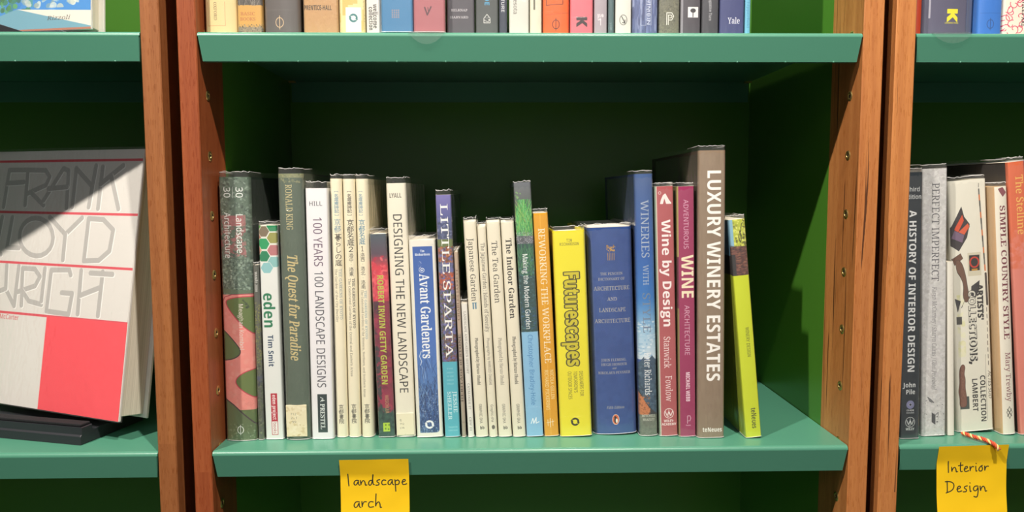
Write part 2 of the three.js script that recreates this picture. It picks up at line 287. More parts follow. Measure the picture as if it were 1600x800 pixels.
// ---------------------------------------------------------------- books
function profile(w, bulge, rc, back) {      // plan of a spine, left to right, outer side
  const pts = [[0, -back]], n = 18, c = Math.min(0.95, rc / (w / 2));
  for (let i = 0; i <= n; i++) {
    const a = -1 + (2 * i) / n, t = Math.sign(a) * Math.pow(Math.abs(a), 0.6), e = Math.max(0, (Math.abs(t) - 1 + c) / c);
    pts.push([w / 2 + t * w / 2, -bulge * t * t - rc * (1 - Math.sqrt(Math.max(0, 1 - e * e)))]);
  }
  pts.push([w, -back]); return pts;
}
function offset(pts, d) {                   // shift a polyline outwards (to its left as it runs left to right with z towards the viewer)
  return pts.map((p, i) => { const a = pts[Math.max(0, i - 1)], b = pts[Math.min(pts.length - 1, i + 1)], tx = b[0] - a[0], tz = b[1] - a[1], l = Math.hypot(tx, tz) || 1; return [p[0] - tz / l * d, p[1] + tx / l * d]; });
}
function strip(pts, y0, y1, rows, flip, dy) {
  const n = pts.length, pos = [], uv = [], idx = []; let len = [0]; for (let i = 1; i < n; i++) len.push(len[i - 1] + Math.hypot(pts[i][0] - pts[i - 1][0], pts[i][1] - pts[i - 1][1]));
  for (let j = 0; j <= rows; j++) for (let i = 0; i < n; i++) { const q = dy ? dy(i, j, len[i]) : [0, 0, 0]; pos.push(pts[i][0] + q[0], y0 + (y1 - y0) * j / rows + q[1], pts[i][1] + q[2]); uv.push(len[i] / len[n - 1], j / rows); }
  for (let j = 0; j < rows; j++) for (let i = 0; i < n - 1; i++) { const a = j * n + i, b = a + 1, c = a + n, d = c + 1; flip ? idx.push(a, c, b, b, c, d) : idx.push(a, b, c, b, d, c); }
  const g = new THREE.BufferGeometry(); g.setAttribute('position', new THREE.Float32BufferAttribute(pos, 3)); g.setAttribute('uv', new THREE.Float32BufferAttribute(uv, 2)); g.setIndex(idx); g.computeVertexNormals(); g.userData.len = len[n - 1]; return g;
}
function spineGeometry(w, h, bulge, rc, back, th) {
  const o = profile(w, bulge, rc, back), inn = offset(o, -th), A = strip(o, 0, h, 1, false), B = strip(inn, 0, h, 1, true), ends = [];
  for (const g of [A, B]) { const p = g.attributes.position, u = g.attributes.uv; for (let i = 0; i < p.count; i++) u.setX(i, Math.min(0.998, Math.max(0.002, p.getX(i) / w))); }   // print is laid flat across the spine
  for (const [y, up] of [[0, -1], [h, 1]]) {
    const pos = []; for (let i = 0; i < o.length - 1; i++) { const a = [o[i][0], y, o[i][1]], b = [o[i + 1][0], y, o[i + 1][1]], c = [inn[i + 1][0], y, inn[i + 1][1]], d = [inn[i][0], y, inn[i][1]]; pos.push(...(up > 0 ? [a, b, c, a, c, d] : [a, c, b, a, d, c]).flat()); }
    const g = new THREE.BufferGeometry(); g.setAttribute('position', new THREE.Float32BufferAttribute(pos, 3)); g.computeVertexNormals();
    const v = y ? 0.999 : 0.001, u = new Float32Array(pos.length / 3 * 2); for (let i = 0; i < u.length; i += 2) { u[i] = 0.5; u[i + 1] = v; } g.setAttribute('uv', new THREE.BufferAttribute(u, 2)); ends.push(g);
  }
  return mergeGeometries([A.toNonIndexed(), B.toNonIndexed(), ...ends]);
}
function jacketGeometry(w, h, bulge, rc, depth, above, seedN) {
  const core = offset(profile(w, bulge, rc, bulge + rc + 0.004), 0.00022), zs = []; const nS = 5; for (let i = nS; i >= 1; i--) zs.push(-(bulge + rc + 0.004) - (depth * 0.9 - bulge - rc - 0.004) * i / nS);
  const pts = [...zs.map((z) => [-0.00022, z]), ...core, ...zs.reverse().map((z) => [w + 0.00022, z])];
  const rows = 26, top = h + above, n = pts.length;
  const g = strip(pts, 0.0006, top, rows, false, (i, j, len) => {
    const y = 0.0006 + (top - 0.0006) * j / rows, over = Math.max(0, (y - h) / Math.max(above, 1e-4)), low = Math.max(0, 1 - y / 0.012);
    const side = Math.abs(pts[i][0] - w / 2) > w / 2 - 0.0004 ? 0.25 : 1, q = noise.noise(len * 260, seedN * 3.1, j * 0.3), q2 = noise.noise(len * 700, seedN * 5.7, 2);
    return [over > 0 ? (w / 2 - pts[i][0]) * 0.05 * over : 0, over > 0.6 ? q2 * 0.0016 + q * 0.0008 : 0, side * (Math.abs(q) * 0.0011 * low - over * 0.0006 * (1 + q2))];
  });
  const uv = g.attributes.uv; for (let i = 0; i < uv.count; i++) uv.setXY(i, uv.getX(i) * g.userData.len + seedN * 0.37, uv.getY(i) * top + seedN * 0.13);
  return g;
}
const matCache = {};
const cloth = (color, rough = 0.5) => matCache[color + rough] ??= new THREE.MeshPhysicalMaterial({ color, roughness: rough, clearcoat: 0.3, clearcoatRoughness: 0.2 });
let bookN = 0;
function book(o) {
  const { w, h } = o, depth = o.depth ?? Math.min(0.25, h * 0.78), th = o.hard ? 0.0024 : 0.0006, bulge = o.bulge ?? (o.hard ? 0.0015 : 0.0006), rc = Math.min(o.rc ?? (o.hard ? 0.0022 : 0.0011), w * 0.42), back = bulge + rc + 0.003;
  const g = thing('book', o.label, 'book', [o.x, (o.y ?? Y0) + 0.0004, o.z], o.group); g.rotation.z = THREE.MathUtils.degToRad(-(o.lean ?? 0)); if (o.turn) g.rotation.y = o.turn;
  const side = o.coverMat ?? cloth(o.cover), spine = typeof o.spine === 'function' ? o.spine() : o.spine ?? side, r = o.hard ? 0.003 : 0;
  part('spine', spineGeometry(w, h, bulge, rc, back, Math.min(th, w * 0.2)), spine, g);
  part('back_cover', box(0, th, 0, h, -depth, -back), o.leftMat ?? side, g);
  part('front_cover', box(w - th, w, 0, h, -depth, -back), o.rightMat ?? side, g);
  part('page_block', box(th, w - th, r, h - r, -depth + r + 0.001, -back), pages, g);
  if (o.film) {
    const jg = jacketGeometry(w, h, bulge, rc, depth, o.film, ++bookN), j = part('plastic_jacket', jg, film, g), p = jg.attributes.position, n = p.count / 27;
    for (const row of [0, 26]) {                // cut edges of the sheet
      const pts = []; for (let i = 4; i < n - 4; i++) pts.push(new THREE.Vector3().fromBufferAttribute(p, row * n + i));
      if (!row) pts.forEach((q) => { q.y = 0.0004; });
      part('jacket_edge', new THREE.TubeGeometry(new THREE.CatmullRomCurve3(pts), 44, 0.00026, 4), filmEdge, j);
    }
  }
  for (const s of o.stickers ?? []) { const p = s.print.material(0.7, 0); part('call_number_label', rbox(s.x0, s.x1, s.y0, s.y1, -0.0004 - bulge * 0.2, 0.0003, 0.0001, 1), p, g); }
  return g;
}
// print for a spine w metres wide whose rows run top..bottom
const P = (o, bg) => new Print(o.w * 1000, o.h * 1000, o.rows[0], o.rows[1], bg);

const MID = 'books standing on the middle shelf';
const mid = [];
const add = (o) => { o.group ??= MID; mid.push(o); };
add({ x: 0.0029, w: 0.0313, h: 0.2625, z: -0.031, lean: 0.1, rows: [277, 689.5], hard: 1, bulge: 0.003, film: 0.005, cover: 0x2c3a30, label: 'thick green photo spine with pink looping shapes, beside the left reddish post',
  spine() { const p = P(this, '#5f7262');
    p.dabs(0, 1, 277, 470, ['#4c5f50', '#7f9383', '#3b4a41', '#93a596', '#56655b'], 900, 0.3, 1.6).rect(0.28, 0.78, 336, 352, '#a5696a').dabs(0, 0.85, 335, 400, ['#b07474', '#96605f', '#a87a74'], 160, 0.6, 2.4).dabs(0, 1, 395, 462, ['#41534a', '#8ca090', '#60766a', '#a3b3a2'], 420, 0.3, 1.4);
    p.rect(0, 1, 458, 690, '#5d7040').dabs(0, 1, 458, 690, ['#556838', '#667a47', '#5b6e40'], 300, 0.6, 2);
    const pink = '#e78f85', k = '#c2344e';
    p.rect(0, 1, 458, 640, pink).dabs(0, 1, 458, 640, ['#e59a8d', '#e08a80', '#eb9d92'], 120, 1, 3).dabs(0.1, 1, 590, 650, ['#8b4a48', '#b76a64'], 130, 0.12, 0.3);
    p.path([[0, 454], [0.3, 458], [1, 456], [1, 452], [0, 448]], null, 0, 1, '#60745c').path([[0, 472], [0.1, 462], [0.35, 458], [1, 457]], '#a02c44', 0.7);
    p.blob([[0.12, 466], [0.6, 461], [1.3, 462], [1.3, 530], [0.75, 512], [0.4, 492], [0.16, 476]], k, 0.9, '#63763f').dabs(0.6, 0.9, 466, 480, ['#2f3c30', '#3c4a38'], 14, 0.5, 1.4);
    p.blob([[-0.4, 500], [0.05, 514], [0.4, 532], [0.62, 548], [0.42, 558], [0, 562], [-0.4, 562]], '#3b3030', 1, '#5d7040').blob([[1.4, 572], [0.8, 577], [0.45, 587], [0.36, 597], [0.6, 610], [1, 622], [1.4, 628]], k, 0.9, '#66793f');
    p.path([[0, 622], [0.3, 632], [0.6, 646], [1, 664], [1, 690], [0, 690]], null, 0, 1, '#5c6c46').path([[0, 622], [0.3, 632], [0.6, 646], [1, 664]], '#43303a', 1.2).dabs(0, 1, 662, 690, ['#4e5e3c', '#7c8a68', '#8b9a7c'], 90, 0.3, 1.2);
    p.v('30', 292, 309, 0.68, 0.3, '#e8ece8').v('30', 292, 309, 0.28, 0.3, '#e8ece8').path([[0.48, 292], [0.48, 309]], '#e8ece8', 0.35).v('Landscape', 333, 394, 0.66, 0.3, '#e8ece8').v('Architecture', 331, 402, 0.27, 0.3, '#e8ece8').v('Meaghan Kombol', 472, 545, 0.62, 0.2, '#d9cfc6').phi(0.5, 672, 3.6, '#eef0ea', 0.7); return p.material(); } });
add({ x: 0.0348, w: 0.006, h: 0.1761, z: -0.0334, lean: -0.1, rows: [415, 688], film: 0.003, cover: 0x4a4d42, label: 'very thin dark booklet with white lettering, between the pink loop book and the honeycomb book',
  spine() { const p = P(this, '#5b5d55'); p.dabs(0, 1, 470, 570, ['#7b8248', '#8f8f4c', '#a39a50', '#5f6a36'], 160, 0.3, 1).dabs(0, 1, 560, 688, ['#4b5638', '#5f6c44', '#37402c', '#7d8662'], 200, 0.3, 1).dabs(0, 1, 585, 602, ['#343a4a', '#545a72'], 20, 0.5, 1.4); p.v('WANÅS 2004', 425, 456, 0.5, 0.62, '#e2e2dc'); return p.material(); } });
add({ x: 0.0417, w: 0.0176, h: 0.215, z: -0.035, lean: -0.35, rows: [353, 687], film: 0.0035, cover: 0xdfe2dd, label: 'white spine topped by a honeycomb of green and blue hexagons',
  spine() { const p = P(this, '#e3e6e1'); p.rect(0, 1, 353, 395, '#d8dcd0');
    const hex = (fx, r, col) => { const L = []; for (let i = 0; i < 6; i++) { const a = i * Math.PI / 3; L.push([fx + 0.36 * Math.cos(a), r + 9.6 * Math.sin(a)]); } p.path(L, '#f0efe6', 0.35, 1, col); };
    hex(0.25, 362, '#7d6f58'); hex(0.8, 354, '#2f8a5c'); hex(0.8, 372, '#9b9a52'); hex(-0.2, 354, '#5b8a4a'); hex(-0.2, 372, '#a8705a'); hex(0.25, 381, '#259c60'); hex(0.8, 391, '#b9787a'); hex(0.25, 400, '#23845a'); hex(-0.2, 391, '#c9977e'); hex(0.8, 409, '#8cc0bd'); hex(0.4, 418, '#8fc4c6');
    p.v('eden', 456, 512, 0.42, 0.86, '#1f7a52', SANS, 'bold').v('Tim Smit', 522, 572, 0.45, 0.42, '#1d3a5c', SANS, 'bold').rect(0.36, 0.72, 614, 658, '#b8283c').v('eden project', 616, 656, 0.54, 0.28, '#f5e9e6', SANS, 'bold').rect(0.36, 0.72, 658, 680, '#b8283c').rect(0.39, 0.69, 658.6, 679, '#f2efe9').v('books', 660, 678, 0.54, 0.26, '#a03040'); return p.material(); } });
add({ x: 0.0624, w: 0.0243, h: 0.2658, z: -0.0323, lean: -0.4, rows: [271.5, 688], hard: 1, bulge: 0.0035, film: 0.005, cover: 0x4a5446, label: 'dark sage green cloth spine with gold script and a worn paper label near the foot',
  spine() { const p = P(this, '#566455'); p.dabs(0, 1, 271, 688, ['#4f5d4f', '#5f6c5c', '#59685a', '#66735f', '#4b574b'], 1600, 0.15, 0.8, { sx: 0.5, sy: 2, turn: 0 }).rect(0, 1, 272, 278, '#868a68').dabs(0, 1, 272, 286, ['#9a9a72', '#6f775a'], 50, 0.4, 1.2);
    p.v('RONALD KING', 288, 358, 0.44, 0.36, '#cdbf8c', SERIF).v('The Quest for Paradise', 395, 561, 0.5, 0.56, '#cdbb84', SERIF, 'italic bold'); return p.material(0.6, 0.4); },
  stickers: [{ x0: 0.0012, x1: 0.0215, y0: 0.0035, y1: 0.0355, print: new Print(20, 32, 0, 32, '#dfd3b2').dabs(0, 1, 0, 32, ['#d3c39c', '#e6dcc0', '#c9b88e'], 60, 0.5, 2).t('712', 9, 0.35, 0.3, 2.4, '#8a8672', MONO).t('2-1', 13, 0.38, 0.35, 2.4, '#7d7a6a', MONO).t('99', 17, 0.38, 0.22, 2.4, '#7d7a6a', MONO) }] });
add({ x: 0.088, w: 0.0215, h: 0.2514, z: -0.0346, lean: -0.17, rows: [294.6, 686.5], film: 0.0065, cover: 0xe6e6e8, label: 'white spine with long thin grey capitals and a black box near the foot',
  spine() { const p = P(this, '#eceaec'); p.t('HILL', 318, 0.45, 0.62, 7, '#55555c').v('100 YEARS', 338, 415, 0.5, 0.55, '#6b5468').v('100 LANDSCAPE DESIGNS', 421, 605, 0.5, 0.55, '#4c4c54').rect(0.3, 0.74, 615, 676, '#2b3a3c').v('PRESTEL', 630, 671, 0.52, 0.3, '#e6ece8', SERIF, 'bold').path([[0.44, 620], [0.56, 622], [0.5, 626], [0.62, 625], [0.5, 624], [0.44, 627]], '#e6ece8', 0.6); return p.material(); } });
const kyo = (o, j) => { add({ ...o, film: 0.004, cover: 0xe9dfc0, bulge: 0.002, rc: 0.003, spine() { const p = P(this, '#efe6ca'), b = '#5b86a0', k = '#35332f'; j(p, b, k); p.kanji('京都書院', 631, 662, 0.5, 0.42, k, 0.08); return p.material(0.5); } }); };
kyo({ x: 0.1112, w: 0.0118, h: 0.2608, z: -0.039, lean: -0.28, rows: [279.6, 683.5], label: 'cream spine with blue and black characters, leftmost of three matching cream spines' },
  (p, b, k) => p.kanji('[名庭歳時記]', 297, 338, 0.55, 0.38, b, 0.08).kanji('京都', 341, 362, 0.58, 0.54, b, 0.07).kanji('暮らしの庭', 364, 414, 0.6, 0.56, k, 0.08).v('THE GARDENS OF KYOTO', 418, 497, 0.7, 0.3, '#7d929c', SERIF).v('The Garden of the City Dweller', 418, 501, 0.36, 0.28, '#5e5a50', SERIF));
kyo({ x: 0.1238, w: 0.0123, h: 0.2605, z: -0.039, lean: -0.28, rows: [280, 684], label: 'cream spine with all-black characters, middle one of three matching cream spines' },
  (p, b, k) => p.kanji('[名庭歳時記]', 297, 338, 0.55, 0.38, k, 0.08).kanji('京都名庭', 342, 383, 0.58, 0.56, k, 0.08).kanji('2', 384, 392, 0.58, 0.5, k, 0.11).kanji('洛中・洛東', 394, 430, 0.58, 0.4, k, 0.07).v('THE GARDENS OF KYOTO', 433, 511, 0.72, 0.28, k, SERIF, 'bold').v('The Celebrated Gardens of the Central and Eastern Areas', 433, 587, 0.4, 0.27, '#5e5a50', SERIF));
kyo({ x: 0.1369, w: 0.014, h: 0.2605, z: -0.039, lean: -0.35, rows: [280, 684], label: 'cream spine with blue and black characters, rightmost of three matching cream spines' },
  (p, b, k) => p.kanji('[名庭歳時記]', 297, 338, 0.4, 0.34, b, 0.08).kanji('京都名庭', 342, 381, 0.45, 0.5, '#3f7d9c', 0.08).kanji('1', 383, 391, 0.45, 0.4, k, 0.11).kanji('洛西・洛北・洛南', 393, 450, 0.45, 0.36, k, 0.07).v('THE GARDENS OF KYOTO', 452, 528, 0.6, 0.25, '#6a93a6', SERIF).v('The Celebrated Gardens of the Western, Northern, and Southern Areas', 451, 620, 0.34, 0.24, '#5e5a50', SERIF));
add({ x: 0.1545, w: 0.0162, h: 0.206, z: -0.0379, lean: -1.6, rows: [366.5, 684], film: 0.005, cover: 0x3b2c36, label: 'maroon spine with red blooms and narrow lime green capitals',
  spine() { const p = P(this, '#8a2f45'); p.grad(366, 470, [[0, '#4a5a63'], [0.3, '#5e4a58'], [0.5, '#d8404e'], [0.7, '#e8606a'], [1, '#c23a50']]).dabs(0, 1, 400, 470, ['#ea6a70', '#d43a4c', '#b83048'], 60, 1, 3).dabs(0, 0.4, 470, 560, ['#5b2c3c', '#3f3138', '#7a2b42'], 60, 1, 3.5).dabs(0, 1, 490, 640, ['#8e2f47', '#a0354e', '#742a3e'], 140, 1, 4).dabs(0, 0.3, 540, 660, ['#3c3a3c', '#2f4340'], 60, 1, 2.4).rect(0, 1, 645, 684, '#2d4a42').dabs(0, 1, 636, 684, ['#33524a', '#243c36', '#3f5f50'], 80, 0.8, 2.6);
    p.v('ROBERT IRWIN GETTY GARDEN', 429, 601, 0.52, 0.52, '#b9c34e', SANS, 'bold').v('WESCHLER', 617, 646, 0.6, 0.3, '#b58a66', SANS, 'bold').rect(0.3, 0.72, 661, 675, '#b5d23a'); for (const [a, b] of [[0.42, 663], [0.58, 670], [0.4, 669], [0.62, 663]]) p.rect(a, a + 0.09, b, b + 3, '#6d8a2a'); return p.material(); } });
add({ x: 0.1717, w: 0.0208, h: 0.2561, z: -0.0383, lean: -1.4, rows: [287, 683.5], film: 0.0055, hard: 1, cover: 0xe6dfca, label: 'tall cream spine with long black sans capitals and a small shelf-mark label at the foot',
  spine() { const p = P(this, '#ebe5d2'); p.t('LYALL', 306, 0.45, 0.62, 7, '#6e6a60', SANS, 'bold').v('DESIGNING THE NEW LANDSCAPE', 333, 614, 0.5, 0.6, '#2b2a28'); return p.material(0.5); },
  stickers: [{ x0: 0.0012, x1: 0.0185, y0: 0.002, y1: 0.0245, print: new Print(17.3, 22.5, 0, 22.5, '#e2d9bd').t('Q', 7, 0.24, 0.1, 2, '#6b675a', MONO).t('712', 11, 0.32, 0.26, 2, '#6b675a', MONO).t('LYA', 15, 0.32, 0.26, 2, '#6b675a', MONO) }] });
add({ x: 0.1933, w: 0.026, h: 0.1996, z: -0.0366, lean: -1.7, rows: [376.5, 684], film: 0.0048, cover: 0xe6e1d2, label: 'cream spine with a blue panel of pale grasses and white lettering',
  spine() { const p = P(this, '#e9e6da'), c = p.c; c.save(); c.beginPath(); c.roundRect(0.13 * p.w, p.y(386), 0.75 * p.w, p.y(677) - p.y(386), [0, 0, 3, 0]); c.clip(); p.grad(386, 677, [[0, '#3c62ac'], [0.5, '#4a74bd'], [0.75, '#557fb8'], [1, '#2f4f88']]); p.blades(0.13, 0.88, 556, 690, ['#a9c2e0', '#2a3f6c', '#1f315c', '#26406f', '#36558e'], 90, 18, 0.3).blades(0.13, 0.88, 600, 690, ['#8fb0d6', '#2a3f6c', '#1f315c', '#1d3158', '#36558e'], 240, 9, 0.3).dabs(0.13, 0.88, 615, 677, ['#c9d8ea', '#20345f', '#1b2c52', '#2c4778', '#24406f'], 520, 0.15, 0.55); c.restore();
    p.t('Tim', 393, 0.5, 0.16, 3.6, '#f2f4f6', SERIF, 'bold').t('Richardson', 398.5, 0.5, 0.58, 3.6, '#f2f4f6', SERIF, 'bold').v("Avant Gardeners", 428, 560, 0.52, 0.52, '#f3f5f7', SERIF, 'bold');
    for (let i = 0; i < 26; i++) { const a = i * 0.42, q = 0.4 + i * 0.11; p.oval(0.46 + Math.cos(a) * q / p.w, 422 + Math.sin(a) * q / p.k, 0.4, 0.4, '#f3f5f7'); } p.dabs(0.24, 0.5, 408, 416, ['#f3f5f7'], 8, 0.2, 0.45).path([[0.3, 548], [0.22, 556], [0.3, 564], [0.25, 570]], '#dfe9f4', 0.6).swirl(0.5, 664, 4.4, '#f3f5f7'); return p.material(); } });
add({ x: 0.2215, w: 0.0163, h: 0.2445, z: -0.037, lean: -1.68, rows: [305.4, 683.5], film: 0.005, cover: 0x3d4656, label: 'landscape photo spine, violet sky above and turquoise foot, with wide-set white serif capitals',
  spine() { const p = P(this, '#6a6aa0'); p.grad(305, 372, [[0, '#7d74b4'], [0.5, '#5a5f96'], [1, '#46506c']]).dabs(0, 1, 340, 378, ['#4d5570', '#7f86a8', '#39435c'], 60, 0.6, 2).rect(0, 1, 373, 386, '#6c7a4c').dabs(0, 1, 384, 410, ['#b0623a', '#8c4a30', '#c47a4a', '#5d4636'], 130, 0.5, 1.6).dabs(0, 1, 408, 426, ['#5a6278', '#777f96', '#46506a'], 60, 0.6, 2).dabs(0, 1, 424, 452, ['#c25a34', '#a8482c', '#d8764a', '#6d3a2a'], 150, 0.5, 1.6).dabs(0, 1, 450, 566, ['#4c5a48', '#39443a', '#6d6a54', '#5b4a44', '#83604e'], 480, 0.4, 1.4).dabs(0.15, 1, 520, 566, ['#7d3a34', '#5c3030', '#8f5a4a'], 170, 0.3, 0.8).rect(0, 1, 564, 684, '#58b4c4').v('LITTLE SPARTA', 318, 557, 0.5, 0.66, '#f4f2ee', SERIF);
    for (const [r, t] of [[575, 'THE'], [581, 'GARDEN'], [587, 'OF IAN'], [593, 'HAMILTON'], [599, 'FINLAY']]) p.t(t, r, 0.5, 0.45, 2.4, '#9bd2da', SERIF); p.v('JESSIE', 611, 645, 0.76, 0.34, '#e2f3f4', SERIF).v('SHEELER', 611, 656, 0.38, 0.34, '#e2f3f4', SERIF).t('FRANCES', 668, 0.55, 0.6, 2.4, '#a8d9e0', SERIF).t('LINCOLN', 673, 0.55, 0.6, 2.4, '#a8d9e0', SERIF); return p.material(); } });
add({ x: 0.2387, w: 0.0055, h: 0.1879, z: -0.0366, lean: -2.05, rows: [394.7, 683.5], film: 0.003, cover: 0xb09a86, label: 'thin tan spine with dark lettering that reads upwards, right of the turquoise-footed book',
  spine() { const p = P(this, '#b9a38e'); p.rect(0, 1, 520, 684, '#a99a88').v('CHARLES JARRETT', 420, 500, 0.5, 0.66, '#5d4438', SERIF, '', { up: 1 }).v('HERITAGE of STONE', 522, 628, 0.5, 0.8, '#54423a', SERIF, 'bold', { up: 1 }).path([[0.1, 660], [0.9, 660]], '#6d5c50', 0.3); return p.material(0.6); } });
add({ x: 0.2449, w: 0.006, h: 0.1365, z: -0.0364, lean: -2.6, rows: [475, 683.5], film: 0.004, cover: 0xdedbd2, label: 'short thin white catalogue, lowest book of the middle shelf',
  spine() { const p = P(this, '#e6e3da'); p.v('LANDSCAPE AND GARDEN HISTORY', 487, 584, 0.5, 0.52, '#77736c', SERIF).v('CATALOGUE 57', 599, 640, 0.5, 0.52, '#77736c', SERIF).v('CBW III', 652, 674, 0.5, 0.52, '#77736c', SERIF); return p.material(0.6); } });
const jap = (o, j) => add({ ...o, film: 0.0042, cover: 0xe4dcc6, bulge: 0.0012, rc: 0.002, spine() { const p = P(this, '#e9e2cc'); j(p); return p.material(0.5); } });
const K = '#33302c';
jap({ x: 0.2527, w: 0.0133, h: 0.2177, z: -0.036, lean: -2.97, rows: [348, 683.5], label: 'cream spine whose black serif title ends in a small blue mark' }, (p) => { p.v('Japanese Garden', 373, 470, 0.5, 0.58, K, SERIF); p.rect(0.36, 0.46, 472, 482, '#4c7f9c').rect(0.56, 0.66, 472, 482, '#4c7f9c').rect(0.32, 0.7, 472, 472.8, '#4c7f9c'); p.v('Photographed by Haruzo Ohashi', 527, 601, 0.5, 0.34, K, SERIF, 'bold').v('GRAPHIC-SHA', 631, 662, 0.5, 0.32, K, SANS).t('bb', 669, 0.55, 0.36, 5, K, SANS, 'bold'); });
jap({ x: 0.2663, w: 0.0088, h: 0.213, z: -0.0358, lean: -3, rows: [355.5, 683.5], label: 'slimmest of the four cream spines with black serif titles' }, (p) => { p.v('The Japanese Garden : Islands of Serenity', 380, 518, 0.5, 0.6, K, SERIF).v('Photographs by HARUZO OHASHI', 527, 601, 0.5, 0.42, '#55504a').v('Graphic-sha', 632, 660, 0.5, 0.42, '#55504a').oval(0.55, 668, 1.6, 2.2, '#6b665e'); });
jap({ x: 0.2758, w: 0.0136, h: 0.2173, z: -0.0355, lean: -3.05, rows: [348.7, 683.5], label: 'cream spine with a short serif title, right of the slimmest cream spine' }, (p) => p.v('The Tea Garden', 377, 473, 0.5, 0.58, K, SERIF).v('Photographed by Haruzo Ohashi', 527, 601, 0.5, 0.34, '#6a655c', SERIF).v('GRAPHIC-SHA', 631, 662, 0.5, 0.32, '#55504a').t('bb', 669, 0.55, 0.34, 5, K, SANS, 'bold'));
jap({ x: 0.2903, w: 0.013, h: 0.2173, z: -0.035, lean: -3.1, rows: [348.7, 683.5], label: 'cream spine with a long bold serif title, touching the grass photo spine on its right' }, (p) => p.v('The Indoor Garden', 373, 497, 0.5, 0.6, K, SERIF, 'bold').v('Photographed by Haruzo Ohashi', 525, 600, 0.5, 0.34, K, SERIF, 'bold').v('GRAPHIC-SHA', 631, 662, 0.5, 0.32, K).t('bb', 669, 0.55, 0.34, 5, K, SANS, 'bold'));
add({ x: 0.3043, w: 0.0172, h: 0.2567, z: -0.0356, lean: -2.9, rows: [286, 683], film: 0.0008, cover: 0x3f4f52, label: 'tall spine with a photo of green grass over gravel and water, light blue below',
  spine() { const p = P(this, '#55595e'); p.grad(286, 345, [[0, '#6e7278'], [0.5, '#5d6462'], [1, '#5c7a50']]).dabs(0, 0.4, 300, 312, ['#6fae58', '#86bf6a'], 8, 0.5, 1.2).rect(0.4, 1, 340, 352, '#9a8a5a').blades(0, 1, 312, 368, ['#3f9c4e', '#5cb860', '#2f7a3e', '#7cc67a', '#8fb45a'], 240, 26, 0.4).dabs(0, 1, 362, 381, ['#8b8d94', '#b9bbc2', '#5c5e66', '#dadbe0'], 340, 0.2, 0.5).rect(0, 1, 380, 517, '#33504f').blades(0, 1, 380, 430, ['#3f7a4e', '#2c5a46', '#4f8a60'], 120, 20, 0.5).dabs(0, 1, 400, 517, ['#2c4a5c', '#3a6478', '#24383f', '#4c7a86', '#5a8f92'], 420, 0.4, 1.4, { sy: 0.4, turn: 0 }).dabs(0, 1, 478, 517, ['#2a4c72', '#3c6488'], 80, 0.5, 1.6, { sy: 0.5, turn: 0 }).rect(0, 1, 517, 684, '#8cbfe0');
    p.v('Making the Modern Garden', 395, 513, 0.44, 0.42, '#f2f4f2').v('Christopher Bradley-Hole', 521, 633, 0.5, 0.4, '#4a86bc').path([[0.3, 662], [0.42, 654], [0.46, 662], [0.62, 653], [0.6, 662], [0.78, 660]], '#f0f6fa', 0.8); return p.material(); } });
add({ x: 0.3224, w: 0.0144, h: 0.2264, z: -0.0362, lean: -2.98, rows: [334, 682.5], film: 0.004, cover: 0xcc9418, label: 'mustard yellow spine with condensed white capitals',
  spine() { const p = P(this, '#dfa01c'); p.rect(0.42, 0.5, 334, 683, '#e6ac34').v('REWORKING THE WORKPLACE', 357, 567, 0.5, 0.62, '#f6ead0', SERIF).v('NICOLA GILLEN', 577, 624, 0.72, 0.36, '#f3dfa8').v('RICHARD PICKERING', 577, 641, 0.34, 0.36, '#f3dfa8').path([[0.28, 656], [0.28, 666]], '#f6ead0', 0.5).path([[0.45, 654], [0.45, 668]], '#f6ead0', 0.6).path([[0.62, 656], [0.62, 666]], '#f6ead0', 0.5).path([[0.2, 661], [0.72, 659]], '#f6ead0', 0.5); return p.material(); } });
add({ x: 0.3383, w: 0.0322, h: 0.2085, z: -0.0344, lean: -2.36, rows: [362, 683], film: 0.0045, cover: 0xe0d21e, hard: 1, bulge: 0.0008, label: 'bright yellow spine with rounded outlined black lettering',
  spine() { const p = P(this, '#ece02a'); p.t('TIM', 377, 0.5, 0.18, 4.4, '#5a5530', MONO).t('RICHARDSON', 382.5, 0.5, 0.6, 4.4, '#5a5530', MONO);
    p.v('Futurescapes', 424, 572, 0.52, 0.62, '#4a4522', SANS, 'bold', { stroke: 0.15 }).v('Futurescapes', 424, 572, 0.52, 0.62, '#cfc22c', SANS, 'bold', { stroke: 0.03 });
    p.v('DESIGNERS FOR', 580, 620, 0.72, 0.16, '#6a6428').v("TOMORROW'S", 580, 614, 0.54, 0.16, '#6a6428').v('OUTDOOR SPACES', 580, 624, 0.36, 0.16, '#6a6428').swirl(0.48, 660, 4.2, '#37361f'); return p.material(); } });
